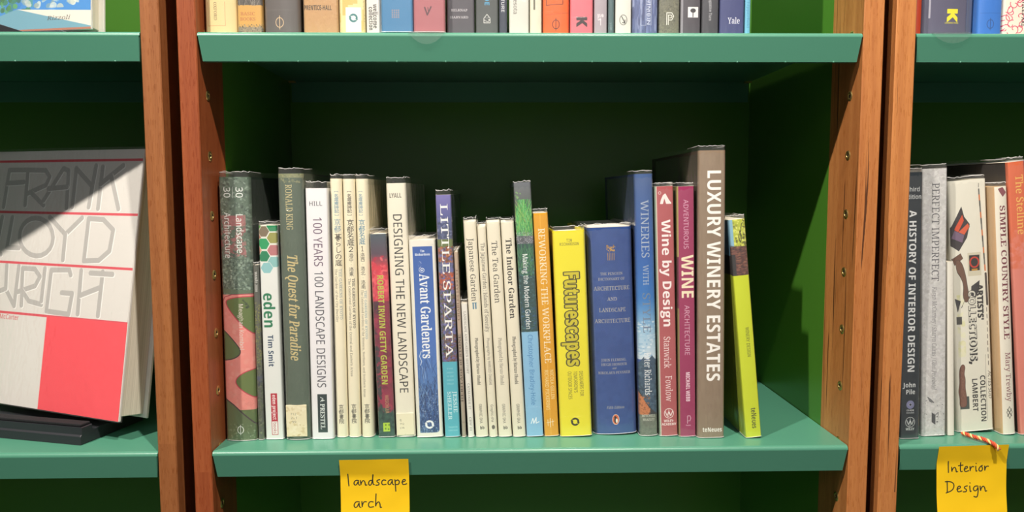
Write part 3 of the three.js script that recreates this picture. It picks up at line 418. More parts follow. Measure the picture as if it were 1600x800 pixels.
add({ x: 0.3732, w: 0.0452, h: 0.2114, z: -0.0395, lean: -2.2, rows: [356.6, 679], film: 0.0035, rc: 0.006, bulge: 0.0035, cover: 0x2c4480, label: 'thickest navy blue spine with small centred gold lines and an orange oval at the foot',
  spine() { const p = P(this, '#33508e'), g = '#b9b2a6'; p.dabs(0, 1, 356, 680, ['#304c8a', '#365393'], 200, 1.5, 5);
    for (let i = 0; i < 26; i++) { const a = R(-1, 1); p.oval(0.5 + a * 0.1, 390 + Math.abs(a) * -4 + R(-3, 6), R(0.3, 0.9), R(0.3, 1), i % 3 ? '#c79a50' : '#a87c3c'); } for (const f of [-0.07, -0.035, 0, 0.035, 0.07]) p.path([[0.5 + f, 396], [0.5 + f, 407]], '#b98e4a', 0.5); p.path([[0.4, 387], [0.6, 387]], '#c79a50', 0.5);
    const L = [['THE PENGUIN', 428, 0.5, 4], ['DICTIONARY OF', 436, 0.6, 4], ['ARCHITECTURE', 450.5, 0.8, 6], ['AND', 467, 0.22, 5.4], ['LANDSCAPE', 484, 0.6, 6], ['ARCHITECTURE', 501, 0.8, 6], ['JOHN FLEMING,', 562, 0.56, 4], ['HUGH HONOUR', 569, 0.58, 4], ['and', 575, 0.09, 3], ['NIKOLAUS PEVSNER', 582, 0.72, 4], ['Fifth Edition', 637, 0.4, 4]]; for (const [t, r, wf, s] of L) p.t(t, r, 0.5, wf, s, g, SERIF, t[0] === 'F' || t === 'and' ? 'italic' : '');
    p.oval(0.5, 656, 3.4, 5.2, '#d8663c', '#e8d8c8', 0.5).oval(0.5, 657, 1.7, 3.2, '#26242c').oval(0.52, 658, 1, 2.4, '#efece4').oval(0.49, 652.4, 1.1, 1.2, '#26242c'); return p.material(); } });
add({ x: 0.4193, w: 0.0184, h: 0.2647, z: -0.0344, lean: -1.9, rows: [272.6, 682], film: 0.003, hard: 1, bulge: 0.002, cover: 0x2b3f66, label: 'blue sky photo spine fading to mountains and orange slope, with silver serif capitals',
  spine() { const p = P(this, '#3a5a98'); p.grad(272, 560, [[0, '#48608f'], [0.4, '#2c5da8'], [0.66, '#2f74bc'], [0.85, '#9fc4dc'], [1, '#cfdde6']]).dabs(0, 1, 500, 556, ['#dfe8ee', '#b9d2e2', '#8fb8d6'], 90, 0.8, 2.4, { sy: 0.5, turn: 0 }); p.path([[0, 566], [0.3, 556], [0.5, 562], [0.75, 554], [1, 563], [1, 682], [0, 682]], null, 0, 1, '#3e566c').dabs(0, 1, 566, 640, ['#33495c', '#4a6478', '#2c3f50', '#5c7486'], 220, 0.5, 1.8).path([[0, 608], [0.35, 628], [0.7, 640], [1, 648], [1, 682], [0, 682]], null, 0, 1, '#3a3c40').path([[0, 612], [0.25, 624], [0.6, 640], [0.5, 648], [0, 648]], null, 0, 1, '#c47a4e').dabs(0, 0.6, 616, 650, ['#c9845a', '#a8623c', '#7a4c34'], 60, 0.4, 1.1).rect(0, 1, 648, 682, '#6f7468').dabs(0, 1, 648, 682, ['#7c8072', '#666a5e'], 80, 0.6, 1.6);
    p.v('WINERIES', 312, 402, 0.5, 0.58, '#a9b4c6', SERIF).v('WITH', 412, 444, 0.5, 0.42, '#a9b4c6', SERIF).v('STYLE', 455, 519, 0.5, 0.58, '#74849a', SERIF).v('Peter Richards', 549, 617, 0.5, 0.5, '#eef0f0', SERIF).t('MITCHELL', 650, 0.5, 0.75, 3.6, '#d8d8cc', SERIF).t('BEAZLEY', 656, 0.5, 0.66, 3.6, '#d8d8cc', SERIF); return p.material(); } });
add({ x: 0.4392, w: 0.0184, h: 0.2524, z: -0.0338, lean: -1.95, rows: [292, 682], film: 0.0035, cover: 0x7c8a74, label: 'dusty red spine with a white winged emblem and rounded white lettering',
  spine() { const p = P(this, '#b0585c'); p.rect(0, 0.06, 292, 682, '#8fa08a').rect(0.06, 0.1, 292, 682, '#d8d4c4').path([[0.3, 318], [0.4, 318], [0.5, 307], [0.62, 318], [0.85, 318], [0.72, 313], [0.55, 304], [0.46, 306], [0.36, 312]], '#f2e8e4', 1.2, 1, '#f2e8e4').oval(0.26, 302, 1.3, 1.3, null, '#e8dcd8', 0.4);
    p.v('Wine by Design', 343, 510, 0.55, 0.66, '#f6ecea', SANS, 'bold').v('Stanwick', 524, 574, 0.5, 0.5, '#f0dcda', SERIF).v('Fowlow', 586, 627, 0.55, 0.5, '#f0dcda', SERIF).oval(0.53, 646, 4.6, 4.9, null, '#f2e4e0', 0.6).path([[0.33, 643], [0.43, 650], [0.53, 643], [0.63, 650], [0.73, 643]], '#f2e4e0', 0.8).path([[0.53, 640], [0.53, 651], [0.44, 651]], '#f2e4e0', 0.5).t('WILEY-', 658, 0.53, 0.56, 4, '#f2e4e0', SANS, 'bold').t('ACADEMY', 663.5, 0.53, 0.8, 4, '#f2e4e0', SANS, 'bold'); return p.material(); } });
add({ x: 0.4585, w: 0.0176, h: 0.2523, z: -0.0312, lean: -1.45, rows: [292, 683], film: 0.0035, cover: 0x8a7a4c, label: 'magenta spine with one big cream word in heavy capitals',
  spine() { const p = P(this, '#9c2f5c'); p.rect(0, 0.07, 292, 400, '#a89a5c').rect(0, 0.07, 400, 480, '#6a2a3c').rect(0, 0.07, 480, 683, '#8a7c4c').v('ADVENTUROUS', 312, 388, 0.5, 0.4, '#d8a8bc').v('WINE', 397, 465, 0.56, 1.0, '#f1e5c4', SANS, 'bold').v('ARCHITECTURE', 475, 554, 0.52, 0.42, '#d8a8bc').v('MICHAEL WEBB', 580, 627, 0.54, 0.34, '#f0d8e0', SANS, 'bold').path([[0.5, 662], [0.5, 650], [0.66, 650], [0.7, 654], [0.64, 658], [0.5, 658]], '#e8c8d4', 0.5).t('Prestel', 665, 0.55, 0.3, 2, '#e8c8d4'); return p.material(); } });
add({ x: 0.4763, w: 0.0268, h: 0.2872, z: -0.0266, lean: -0.88, rows: [235.6, 685], film: 0.0045, hard: 1, bulge: 0.001, cover: 0x54483e, label: 'tallest book, taupe brown spine with large bold white capitals',
  spine() { const p = P(this, '#8f7b66'); p.dabs(0, 1, 236, 685, ['#8b7762', '#937f6a'], 300, 1, 4, { sx: 0.4, sy: 2, turn: 0 }).v('LUXURY WINERY ESTATES', 264, 595, 0.55, 0.7, '#fbf8f2', SANS, 'bold').t('teNeues', 672, 0.54, 0.74, 7, '#f4f0e8', SANS, 'bold'); return p.material(); } });
{
  const lp = new Print(170, 220, 344.6, 685, '#aebc1c'); lp.rect(0, 1, 344, 430, '#3c3030').rect(0.8, 1, 344, 400, '#6fa2c0').dabs(0, 0.8, 344, 430, ['#2c2626', '#5a3a30', '#7a4a38', '#1f1c1c'], 260, 2, 8).rect(0, 1, 430, 685, '#b4c21e');
  add({ x: 0.5246, w: 0.0158, h: 0.2203, z: -0.0253, lean: -5.75, rows: [344.6, 685], film: 0.0042, cover: 0xb9c81e, leftMat: lp.material(), label: 'chartreuse book with a dark photo on top, leaning at the row end',
    spine() { const p = P(this, '#ccd81f'); p.rect(0.2, 1, 344, 392, '#b7bf3e').rect(0, 0.2, 344, 400, '#86b4cc').dabs(0.2, 1, 344, 400, ['#8e9236', '#d6d860', '#5b5a30', '#e2e67c'], 130, 0.5, 1.6).path([[0.5, 372], [0.62, 362], [0.72, 372], [0.6, 380], [0.5, 372]], '#2c2a22', 0.6).path([[0.6, 371], [0.75, 352], [0.85, 350]], '#2c2a22', 0.6).rect(0, 1, 386, 431, '#5e3a34').dabs(0, 1, 384, 431, ['#7a4a40', '#4a2c2a', '#8c5c4c', '#3c2a2c', '#9a6a54'], 260, 0.4, 1.6, { sx: 1.6, sy: 0.5, turn: 0 }).rect(0, 0.22, 398, 431, '#2f2c2e').rect(0, 1, 430.5, 685, '#ccd81f'); p.v('WINERY DESIGN', 511, 558, 0.6, 0.3, '#4e541e').v('teNeues', 638, 671, 0.6, 0.46, '#4e541e', SANS, 'bold'); return p.material(); } });
}
// right bookcase, middle shelf
const RIGHT = 'books on the middle shelf of the right bookcase';
const radd = (o) => add({ ...o, group: RIGHT });
radd({ x: 0.6778, w: 0.019, h: 0.2654, z: -0.018, lean: -1.65, rows: [270, 686.5], film: 0.0035, cover: 0x2a3035, label: 'charcoal spine with tall bold white capitals, right of the knotty posts',
  spine() { const p = P(this, '#343b41'); p.t('Third', 296, 0.5, 0.72, 7, '#e8ebea', SANS).t('Edition', 307.5, 0.5, 0.9, 7, '#e8ebea', SANS).v('A HISTORY OF INTERIOR DESIGN', 328, 581, 0.5, 0.52, '#f2f4f3', SANS, 'bold').t('John', 601, 0.45, 0.66, 7.4, '#e8ebea', SANS, 'bold').t('Pile', 612, 0.5, 0.5, 7.4, '#e8ebea', SANS, 'bold').oval(0.5, 632, 4, 4.3, '#8d8fb4').oval(0.5, 632, 1.4, 1.5, '#3c4048', '#c0c0d8', 0.5).t('CD-ROM', 641, 0.5, 0.4, 2.8, '#e8ebea', SANS, 'bold').t('included', 645, 0.5, 0.42, 2.8, '#e8ebea').oval(0.5, 660, 4.6, 5, null, '#e8ebea', 0.5).path([[0.32, 657], [0.41, 664], [0.5, 657], [0.59, 664], [0.68, 657]], '#e8ebea', 0.7).path([[0.5, 654], [0.5, 666], [0.42, 666]], '#e8ebea', 0.5).t('WILEY', 671, 0.5, 0.46, 4, '#e8ebea', SANS, 'bold'); return p.material(); } });
radd({ x: 0.7036, w: 0.0266, h: 0.2691, z: -0.0261, lean: -2.2, rows: [264.5, 682], film: 0.004, cover: 0xb9b8b6, label: 'pale grey plaster-textured spine with thin serif capitals and ink splashes at the foot',
  spine() { const p = P(this, '#cbcac8'); p.dabs(0, 1, 264, 682, ['#c2c1bf', '#d6d5d3', '#bcbab8', '#dad9d7', '#c9c7c8'], 1400, 0.4, 2.2).v('PERFECT IMPERFECT', 286, 438, 0.52, 0.42, '#55555a', SERIF).v('Karen McCartney / Sharyn Cairns / Glen Proebstel', 446, 608, 0.5, 0.26, '#77767a', SERIF, 'italic').dabs(0.05, 0.95, 618, 682, ['#6a6a6c', '#8c8c8c'], 34, 0.2, 0.7).path([[0.25, 620], [0.38, 624], [0.5, 629], [0.34, 627]], '#6a6a6c', 0.8, 1, '#77777a'); p.path([[0.42, 645], [0.42, 660], [0.56, 664], [0.56, 649]], '#4c4c50', 0.4, 1, '#4c4c50').path([[0.56, 649], [0.68, 645], [0.68, 650]], '#4c4c50', 0.6, 0).path([[0.62, 652], [0.66, 652]], '#4c4c50', 1).path([[0.62, 660], [0.66, 660]], '#4c4c50', 1); return p.material(0.6, 0.3); } });
radd({ x: 0.7318, w: 0.0068, h: 0.177, z: -0.0276, lean: -3, rows: [410, 681], cover: 0xdedad0, label: 'thin plain off-white booklet left of the illustrated cream book',
  spine() { const p = P(this, '#dcd8cc'); p.dabs(0.5, 0.95, 410, 640, ['#b4b0a4', '#c8c4b8'], 140, 0.1, 0.35); return p.material(0.7, 0.1); } });
radd({ x: 0.7475, w: 0.0385, h: 0.2576, z: -0.0370, lean: -4.7, rows: [284.6, 676], film: 0.0035, cover: 0xd8d2c0, hard: 1, bulge: 0.001, label: 'wide cream spine with drawings of a red house, a spear and a small statue',
  spine() { const p = P(this, '#e2dfd0'), k = '#2e2c2c';
    p.path([[0.02, 356], [0.3, 325], [0.36, 340], [0.5, 352], [0.42, 372], [0.2, 392], [0.02, 384]], k, 0.4, 1, '#3a3436').path([[0.1, 358], [0.32, 336], [0.36, 346], [0.14, 370]], k, 0.3, 1, '#d2502e').path([[0.18, 364], [0.46, 350], [0.5, 356], [0.24, 378]], k, 0.3, 1, '#d8603c').path([[0.02, 372], [0.3, 380], [0.36, 368], [0.1, 360]], k, 0.3, 1, '#77617a');
    p.path([[0.02, 404], [0.24, 396], [0.3, 404], [0.08, 414]], k, 0.2, 1, '#6c4a38').blob([[0.1, 404], [0.26, 408], [0.36, 430], [0.4, 452], [0.46, 468], [0.32, 474], [0.26, 462], [0.3, 446], [0.22, 432], [0.12, 424]], k, 0.3, '#6e5040').path([[0.3, 470], [0.22, 480]], k, 0.6).rect(0.42, 0.78, 396, 432, '#cfc9b2').rect(0.46, 0.74, 400, 424, '#2f2a2a').oval(0.6, 411, 4.4, 5, null, '#c23c28', 1.6).rect(0.52, 0.68, 421, 424, '#b8862c');
    for (let i = 0; i < 14; i++) p.path([[0.78 + i * 0.008, 300 + i * 9], [0.785 + i * 0.008, 308 + i * 9]], ['#6c6a64', '#c8703c', '#4a4844'][i % 3], 1.5); p.path([[0.775, 297], [0.78, 291]], k, 0.5).path([[0.9, 430], [0.92, 478]], '#3c3838', 2.2);
    p.path([[0.5, 448], [0.72, 440], [0.7, 454], [0.6, 466], [0.48, 462]], k, 0.3, 1, '#3c3a3c').v("ARTISTS'", 446, 502, 0.72, 0.22, k, SANS, 'bold', { stroke: 0.06 }).v('COLLECTIONS,', 454, 570, 0.5, 0.26, k, SANS, 'bold', { stroke: 0.1 }).v('COLLECTIONS', 454, 563, 0.5, 0.26, '#d9d6c8', SANS, 'bold').dabs(0.1, 0.3, 460, 560, ['#dbd9a8', '#e4e2be'], 40, 1, 3).path([[0.06, 466], [0.2, 470], [0.12, 486]], k, 0.4, 1, '#4a484a').rect(0.08, 0.22, 494, 506, '#55534f');
    for (let i = 0; i < 11; i++) p.path([[0.9, 462 + i * 10.5], [0.9, 468 + i * 10.5]], k, 0.6);
    p.rect(0.1, 0.34, 620, 640, '#47504c').blob([[0.12, 574], [0.2, 568], [0.27, 573], [0.22, 584], [0.26, 592], [0.24, 606], [0.28, 622], [0.28, 637], [0.08, 637], [0.1, 622], [0.06, 612], [0.11, 598], [0.1, 586]], '#4c342c', 0.4, '#7c5446').dabs(0.12, 0.23, 576, 632, ['#8c6454', '#5c4034', '#6a4a3e', '#94705c'], 70, 0.3, 0.8, { sx: 0.5, sy: 1.6, turn: 0 }).v('COLLECTION', 588, 663, 0.72, 0.2, k, SANS, 'bold').v('LAMBERT', 592, 645, 0.5, 0.2, k, SANS, 'bold').v('ACTES SUD', 582, 626, 0.92, 0.13, '#4a4846', SANS, 'italic').path([[0.82, 556], [0.82, 660]], '#5a5854', 0.25); return p.material(0.6, 0.3); } });
radd({ x: 0.7882, w: 0.0152, h: 0.2519, z: -0.0278, lean: -5.05, rows: [294.7, 680], film: 0.004, cover: 0xcfae84, hard: 1, label: 'cream spine with maroon serif capitals, next to the orange spine',
  spine() { const p = P(this, '#e8e2d2'); p.rect(0, 0.08, 294, 680, '#cfa87a').path([[0.3, 298], [0.6, 296], [0.85, 304], [0.6, 310], [0.4, 303]], '#6a2c3c', 0.3, 1, '#8a4a54').v('SIMPLE COUNTRY STYLE', 323, 530, 0.54, 0.56, '#6f2234', SERIF, 'bold').v('Mary Trewby', 550, 628, 0.56, 0.5, '#6f2234', SERIF).path([[0.55, 636], [0.75, 645], [0.55, 655], [0.35, 645]], '#4a4844', 0.5, 1).path([[0.4, 640], [0.7, 651]], '#4a4844', 0.8).path([[0.7, 640], [0.4, 651]], '#4a4844', 0.8); return p.material(0.6, 0.4); } });
radd({ x: 0.8066, w: 0.0165, h: 0.2766, z: -0.0273, lean: -5.8, rows: [257, 680], film: 0.004, cover: 0x2e2624, label: 'orange spine with yellow serif lettering, tallest near the right edge',
  spine() { const p = P(this, '#d86a44'); p.rect(0, 1, 380, 680, '#dc8474').dabs(0, 1, 360, 420, ['#d8704e', '#dc7c64'], 120, 1, 3).v('The Stelline', 277, 368, 0.6, 0.62, '#ecc062', SERIF); return p.material(0.5, 0.4); } });
radd({ x: 0.826, w: 0.0085, h: 0.279, z: -0.03, lean: -6.0, cover: 0x3f5f96, label: 'narrow blue spine behind the orange one at the right edge' });
radd({ x: 0.838, w: 0.014, h: 0.268, z: -0.03, lean: -6.2, cover: 0xb9b0bc, label: 'lilac grey spine at the very right edge of the middle shelf' });
for (let i = 0; i + 1 < mid.length; i++) {           // keep each book clear of the next one along the row
  const a = mid[i], b = mid[i + 1], ta = THREE.MathUtils.degToRad(-a.lean), tb = THREE.MathUtils.degToRad(-b.lean), h = Math.min(a.h, b.h); if (a.group !== b.group) continue;
  for (const y of [0, h]) a.w = Math.min(a.w, (b.x - y * Math.tan(tb) - a.x + y * Math.tan(ta) - 0.0009) * Math.cos(ta));
}
mid.forEach((o) => book(o));

// upper shelf: only the feet of these books are in the picture
const UP = 'books standing on the upper shelf';
const UY = Y0 + PITCH, MMROW = 0.000605;
const up = (x, w, cover, label, draw, o = {}) => {
  const h = o.h ?? 0.2 + 0.05 * rnd(), q = { x: x + 0.0003, y: UY, z: o.z ?? -0.012, w: w - 0.0006, h, cover, label, group: o.group ?? UP, film: o.nofilm ? 0 : 0.004, rows: [48 - h / MMROW, 48], hard: o.hard, lean: o.lean ?? 0, bulge: o.bulge, rc: o.rc };
  if (draw) q.spine = () => { const p = P(q, '#' + new THREE.Color(cover).getHexString()); draw(p); return p.material(0.45, 0.4); };
  return book(q);
};
up(0.0025, 0.0307, 0xd9c48e, 'pale yellow spine with a thin red frame, at the left end of the upper shelf', (p) => p.path([[0.12, 0], [0.12, 36], [0.66, 36], [0.66, 0]], '#b8543c', 0.25).v('OXFORD', 0, 28, 0.36, 0.13, '#5a4a38', SERIF), { hard: 1, bulge: 0.004 });
up(0.0339, 0.0231, 0xc99a4c, 'ochre spine with red lettering and a dark engraving at the foot', (p) => { p.rect(0, 1, -30, 5, '#57504a').blades(0, 1, -30, 6, ['#2c2826', '#8c8478'], 80, 8, 0.4).t('BASIC', 18, 0.42, 0.6, 5, '#a85434', SERIF).t('BOOKS', 26, 0.42, 0.64, 5, '#a85434', SERIF).rect(0, 1, 38, 48, '#8a7c68').dabs(0, 1, 34, 48, ['#4a443c', '#a8967a', '#6c6458'], 140, 0.2, 0.8); });
up(0.0576, 0.0335, 0x5c5654, 'thick dark grey spine with a cream ringed letter', (p) => p.path([[0.06, 12], [0.86, 12]], '#7a7470', 0.2).phi(0.46, 31, 4.4, '#d8b890', 0.6), { hard: 1, bulge: 0.004 });
up(0.0949, 0.0327, 0xba9163, 'tan paper spine with heavy black capitals across it', (p) => { p.dabs(0, 1, -30, 48, ['#b48b5c', '#c09869'], 200, 0.3, 1.2); p.t('PRENTICE-HALL', 9, 0.42, 0.8, 7, '#332c26', SANS, 'bold'); });
up(0.1282, 0.0244, 0xd4c48c, 'spine with yellow line drawing and a white square of teal fish', (p) => { for (let i = 0; i < 40; i++) p.path([[R(0, 1), R(-20, 40)], [R(0, 1), R(-20, 40)]], '#4a4638', 0.2); for (let i = 0; i < 24; i++) p.rect(R(0, 0.9), R(0, 0.9) + 0.1, R(-20, 20), R(20, 48), i % 2 ? '#dccf98' : '#c9b468'); p.rect(0.25, 0.85, 8, 45, '#eceae4').swirl(0.55, 24, 4, '#3f7a7c'); });
up(0.1532, 0.0143, 0xd8d4cc, 'narrow pale spine with two lines of black lower-case lettering', (p) => p.v('wellcome', 3, 40, 0.62, 0.42, '#3a3836', SANS, 'bold').v('collection', 7, 43, 0.32, 0.42, '#3a3836', SANS, 'bold'));
up(0.1681, 0.0297, 0x3f7ca8, 'sky blue spine with a small brown square emblem', (p) => { for (let i = 0; i < 4; i++) for (let j = 0; j < 4; j++) p.rect(0.34 + i * 0.065, 0.385 + i * 0.065, 14 + j * 3.4, 16.6 + j * 3.4, '#8a8694'); }, { z: -0.004 });
up(0.198, 0.0298, 0xa8646a, 'dusty pink spine with a dark V-shaped emblem', (p) => { p.path([[0.36, 11], [0.44, 22], [0.56, 10]], '#5a3a40', 1.3); p.path([[0.46, 11], [0.48, 18]], '#5a3a40', 0.7); }, { z: -0.004 });
up(0.2284, 0.0263, 0x4c4850, 'dark plum grey spine with two lines of small white capitals', (p) => p.t('BELKNAP', 12, 0.45, 0.6, 3.6, '#d0ccd0', SERIF).t('HARVARD', 22.5, 0.45, 0.66, 3.6, '#d0ccd0', SERIF));
up(0.2554, 0.0216, 0x4a4e4e, 'charcoal spine with a white crest and a blue letter', (p) => { p.v('GUIDE', -30, 5, 0.5, 0.3, '#4c9cc4', SANS, 'bold'); p.path([[0.36, 31], [0.36, 24], [0.5, 18], [0.64, 24], [0.64, 31]], '#dcdcd8', 0.5, 1).dabs(0.38, 0.62, 22, 31, ['#dcdcd8'], 16, 0.2, 0.6); });
up(0.2773, 0.0081, 0x343a4c, 'narrow navy spine with white capitals, left of the off-white spine', (p) => p.v('CULTURE', -22, 15, 0.45, 0.55, '#e0e0e4'));
up(0.2866, 0.0192, 0xcfcdc4, 'off-white spine with dark lower-case letters near its left edge', (p) => p.v('Minnesota', -28, 18, 0.32, 0.3, '#4a4844', SERIF));
up(0.3061, 0.0117, 0xd6d0bc, 'narrow ivory spine left of the orange one on the upper shelf', (p) => p.rect(0.3, 0.45, -10, 11, '#6a6858'));
up(0.3181, 0.0256, 0xe4601a, 'vivid orange spine with a black ringed letter', (p) => p.path([[0.14, -6], [0.14, 4], [0.76, 2], [0.76, -6]], '#3a1c10', 0.5).path([[0.06, 19], [0.96, 15]], '#5a2a14', 0.2).phi(0.5, 33, 4, '#33180e', 0.6), { hard: 1 });
up(0.344, 0.022, 0xd86c78, 'salmon pink spine with a black letter K on its side', (p) => p.v('K', 20, 36, 0.5, 0.62, '#3c2c30', SANS, 'bold', { stroke: 0.06 }));
up(0.3666, 0.0127, 0xa59aa2, 'narrow lilac grey spine with a white tree mark', (p) => { p.dabs(0.25, 0.75, 17, 27, ['#dcd6da'], 14, 0.4, 1.2).path([[0.5, 24], [0.5, 34]], '#dcd6da', 0.6); });
up(0.3799, 0.006, 0x4a6468, 'very narrow dark teal spine on the upper shelf', (p) => p.v('yale', 30, 42, 0.5, 0.5, '#7a9094'));
up(0.3865, 0.0157, 0xd6d4cc, 'white spine with a black arrow in an oval', (p) => { p.oval(0.5, 26, 3.4, 4.6, null, '#4a4846', 0.5).path([[0.4, 21], [0.6, 31]], '#3a3836', 0.8).path([[0.6, 26], [0.6, 31], [0.45, 30]], '#3a3836', 0.7); });
up(0.4025, 0.0245, 0x53608c, 'glossy steel blue spine with a white grid of letters', (p) => { p.dabs(0, 1, -20, 48, ['#6c7aa8', '#424c74', '#8a94b8'], 60, 0.8, 3, { sx: 0.5, sy: 3, turn: 0 }).path([[0.34, -10], [0.34, 34], [0.54, 34], [0.54, -10]], '#ccd2e4', 0.3); for (const r of [2, 10, 18, 26]) p.path([[0.54, r], [0.74, r]], '#ccd2e4', 0.3); p.path([[0.74, -10], [0.74, 34]], '#ccd2e4', 0.3).v('NIMBIN', -8, 34, 0.64, 0.16, '#ccd2e4'); });
up(0.4277, 0.02, 0x6c6c5c, 'olive grey textured spine with a white rounded letter P', (p) => { p.dabs(0, 1, -30, 48, ['#5a5a4c', '#82826e', '#77775f', '#4c4c42'], 420, 0.2, 0.9).path([[0.38, 33], [0.38, 15], [0.62, 15], [0.72, 20], [0.62, 26], [0.5, 26]], '#e6e6de', 0.7).path([[0.46, 33], [0.46, 18.5], [0.6, 18.5], [0.64, 20.5], [0.6, 22.6], [0.52, 22.6]], '#e6e6de', 0.6); });
up(0.4482, 0.0194, 0x46414a, 'dark purple-grey spine with a white square picturing a tree', (p) => { p.rect(0, 0.12, -30, 48, '#8c8a92').rect(0.36, 0.88, 6, 22, '#e4e0e0').path([[0.62, 21], [0.62, 13]], '#3a363c', 0.8).oval(0.62, 11.5, 2.6, 2, '#3a363c'); });
up(0.4683, 0.0164, 0x3c3c44, 'narrow dark slate spine with tiny white lettering, left of the navy one', (p) => p.v('The Cognitive Turn', -20, 27, 0.5, 0.22, '#c8c8cc', SERIF));
up(0.4853, 0.0237, 0x384074, 'navy spine with a white four-letter serif word', (p) => p.t('Yale', 27, 0.58, 0.5, 9, '#e8e8f0', SERIF));
up(0.5093, 0.0058, 0x68b4d0, 'very narrow cyan spine at the right end of the upper row', (p) => p.v('David Chipperfield', -30, 38, 0.5, 0.55, '#3a7ca4', SERIF));
const UPR = 'books on the upper shelf of the right bookcase';
up(0.672, 0.0064, 0xb0381c, 'red spine half hidden behind the right post on the upper shelf', null, { group: UPR, nofilm: 1 });
up(0.6789, 0.0449, 0x55536c, 'wide slate purple spine with a yellow letter K on its side', (p) => p.v('K', 6, 27, 0.63, 0.3, '#e8dc2c', SANS, 'bold', { stroke: 0.06 }).t('LAURENCE KING', 29.5, 0.63, 0.3, 2, '#d8cc3c', SANS, 'bold').rect(0.13, 0.17, -20, 22, '#a8a6b4'), { group: UPR, hard: 1, bulge: 0.002 });
up(0.7244, 0.0074, 0x4c5470, 'narrow slate blue spine between the wide purple and bright blue ones', null, { group: UPR, z: -0.02 });
up(0.7321, 0.0244, 0x2a74cc, 'bright blue spine with a dark ringed letter', (p) => p.path([[0.1, 14], [0.9, 14]], '#1c5aa8', 0.25).phi(0.5, 31, 4, '#1f3f78', 0.5), { group: UPR, hard: 1 });
up(0.7567, 0.0244, 0xe8dccc, 'white spine printed with pink scrolling flowers', (p) => { for (let i = 0; i < 22; i++) { const f = R(0, 1), r = R(-40, 48), a = R(0, 6); const L = []; for (let k = 0; k < 12; k++) { const q = a + k * 0.45, d = 1.1 + k * 0.32; L.push([f + Math.cos(q) * d / p.w, r + Math.sin(q) * d / p.k]); } p.path(L, '#d04868', 0.7); } p.v('TEXTILES XXI', -20, 34, 0.8, 0.24, '#4a3c40', SANS, 'bold'); }, { group: UPR, nofilm: 1 });

// loose ends of clear film hanging over the lip of the upper shelf
const flap = (x0, x1, drop) => { const s = new THREE.Shape(), n = 24, p = []; for (let i = 0; i <= n; i++) { const t = i / n; p.push(new THREE.Vector2(x0 + (x1 - x0) * t, -drop * Math.pow(Math.sin(Math.PI * t), 0.7) + (i % 3) * 0.0002)); } s.setFromPoints(p); const g = new THREE.ShapeGeometry(s); return g; };
for (const [x0, x1, d, label] of [[0.194, 0.227, 0.011, 'loose scrap of clear film over the upper lip below the dusty pink book'], [0.682, 0.72, 0.0095, 'loose scrap of clear film over the upper lip below the wide purple book']]) {
  const f = thing('film_scrap', label, 'plastic film', [(x0 + x1) / 2, UY, 0]); const w = (x1 - x0) / 2;
  part('flap', metricUV(flap(-w, w, d)).translate(0, -0.0005, 0.0014), film, f);
  part('tuck', box(-w, w, 0.0002, 0.0004, -0.004, 0.0014), film, f);
}

// ---------------------------------------------------------------- face-out books of the left bookcase
function faceOut(label, pos, rot, w, h, t, front, pageMat) {
  const g = thing('book', label, 'book', pos); g.rotation.order = 'YXZ'; g.rotation.set(rot[0], rot[1], rot[2]);
  const cb = 0.003;                            // origin: lower right corner of the front board
  part('front_cover', rbox(-w, 0, 0, h, -cb, 0, 0.0008, 2), cloth(0xe4e0d8, 0.6), g);
  part('cover_print', new THREE.PlaneGeometry(w - 0.0008, h - 0.0008).translate(-w / 2, h / 2, 0.0002), front, g);
  part('back_cover', rbox(-w, 0, 0, h, -t, -t + cb, 0.0008, 2), cloth(0xe4e0d8, 0.6), g);
  const pg = rbox(-w + 0.004, -0.005, 0.004, h - 0.004, -t + cb, -cb, 0.0008, 1), p = pg.attributes.position, u = new Float32Array(p.count * 2); for (let i = 0; i < p.count; i++) { u[2 * i] = p.getZ(i) * 9; u[2 * i + 1] = p.getY(i) * 4; } pg.setAttribute('uv', new THREE.BufferAttribute(u, 2));
  part('page_block', pg, pageMat, g);
  part('spine', rbox(-w - 0.002, -w + 0.002, 0, h, -t, 0, 0.0008, 2), cloth(0xe4e0d8, 0.6), g);
  const jg = strip([[-w - 0.003, -t], [-w - 0.0028, 0.0002], [-w * 0.6, 0.0012], [-w * 0.3, 0.0011], [0.0003, 0.0007], [0.0008, -cb * 1.2]], -0.0006, h + 0.002, 12, false, (i, j, len) => [0, j === 12 ? noise.noise(len * 90, 3, 1) * 0.0012 : 0, 0]);
  const uv = jg.attributes.uv; for (let i = 0; i < uv.count; i++) uv.setXY(i, uv.getX(i) * w * 1.1, uv.getY(i) * h); part('plastic_jacket', jg, film, g);
  return g;
}
let frontBook;
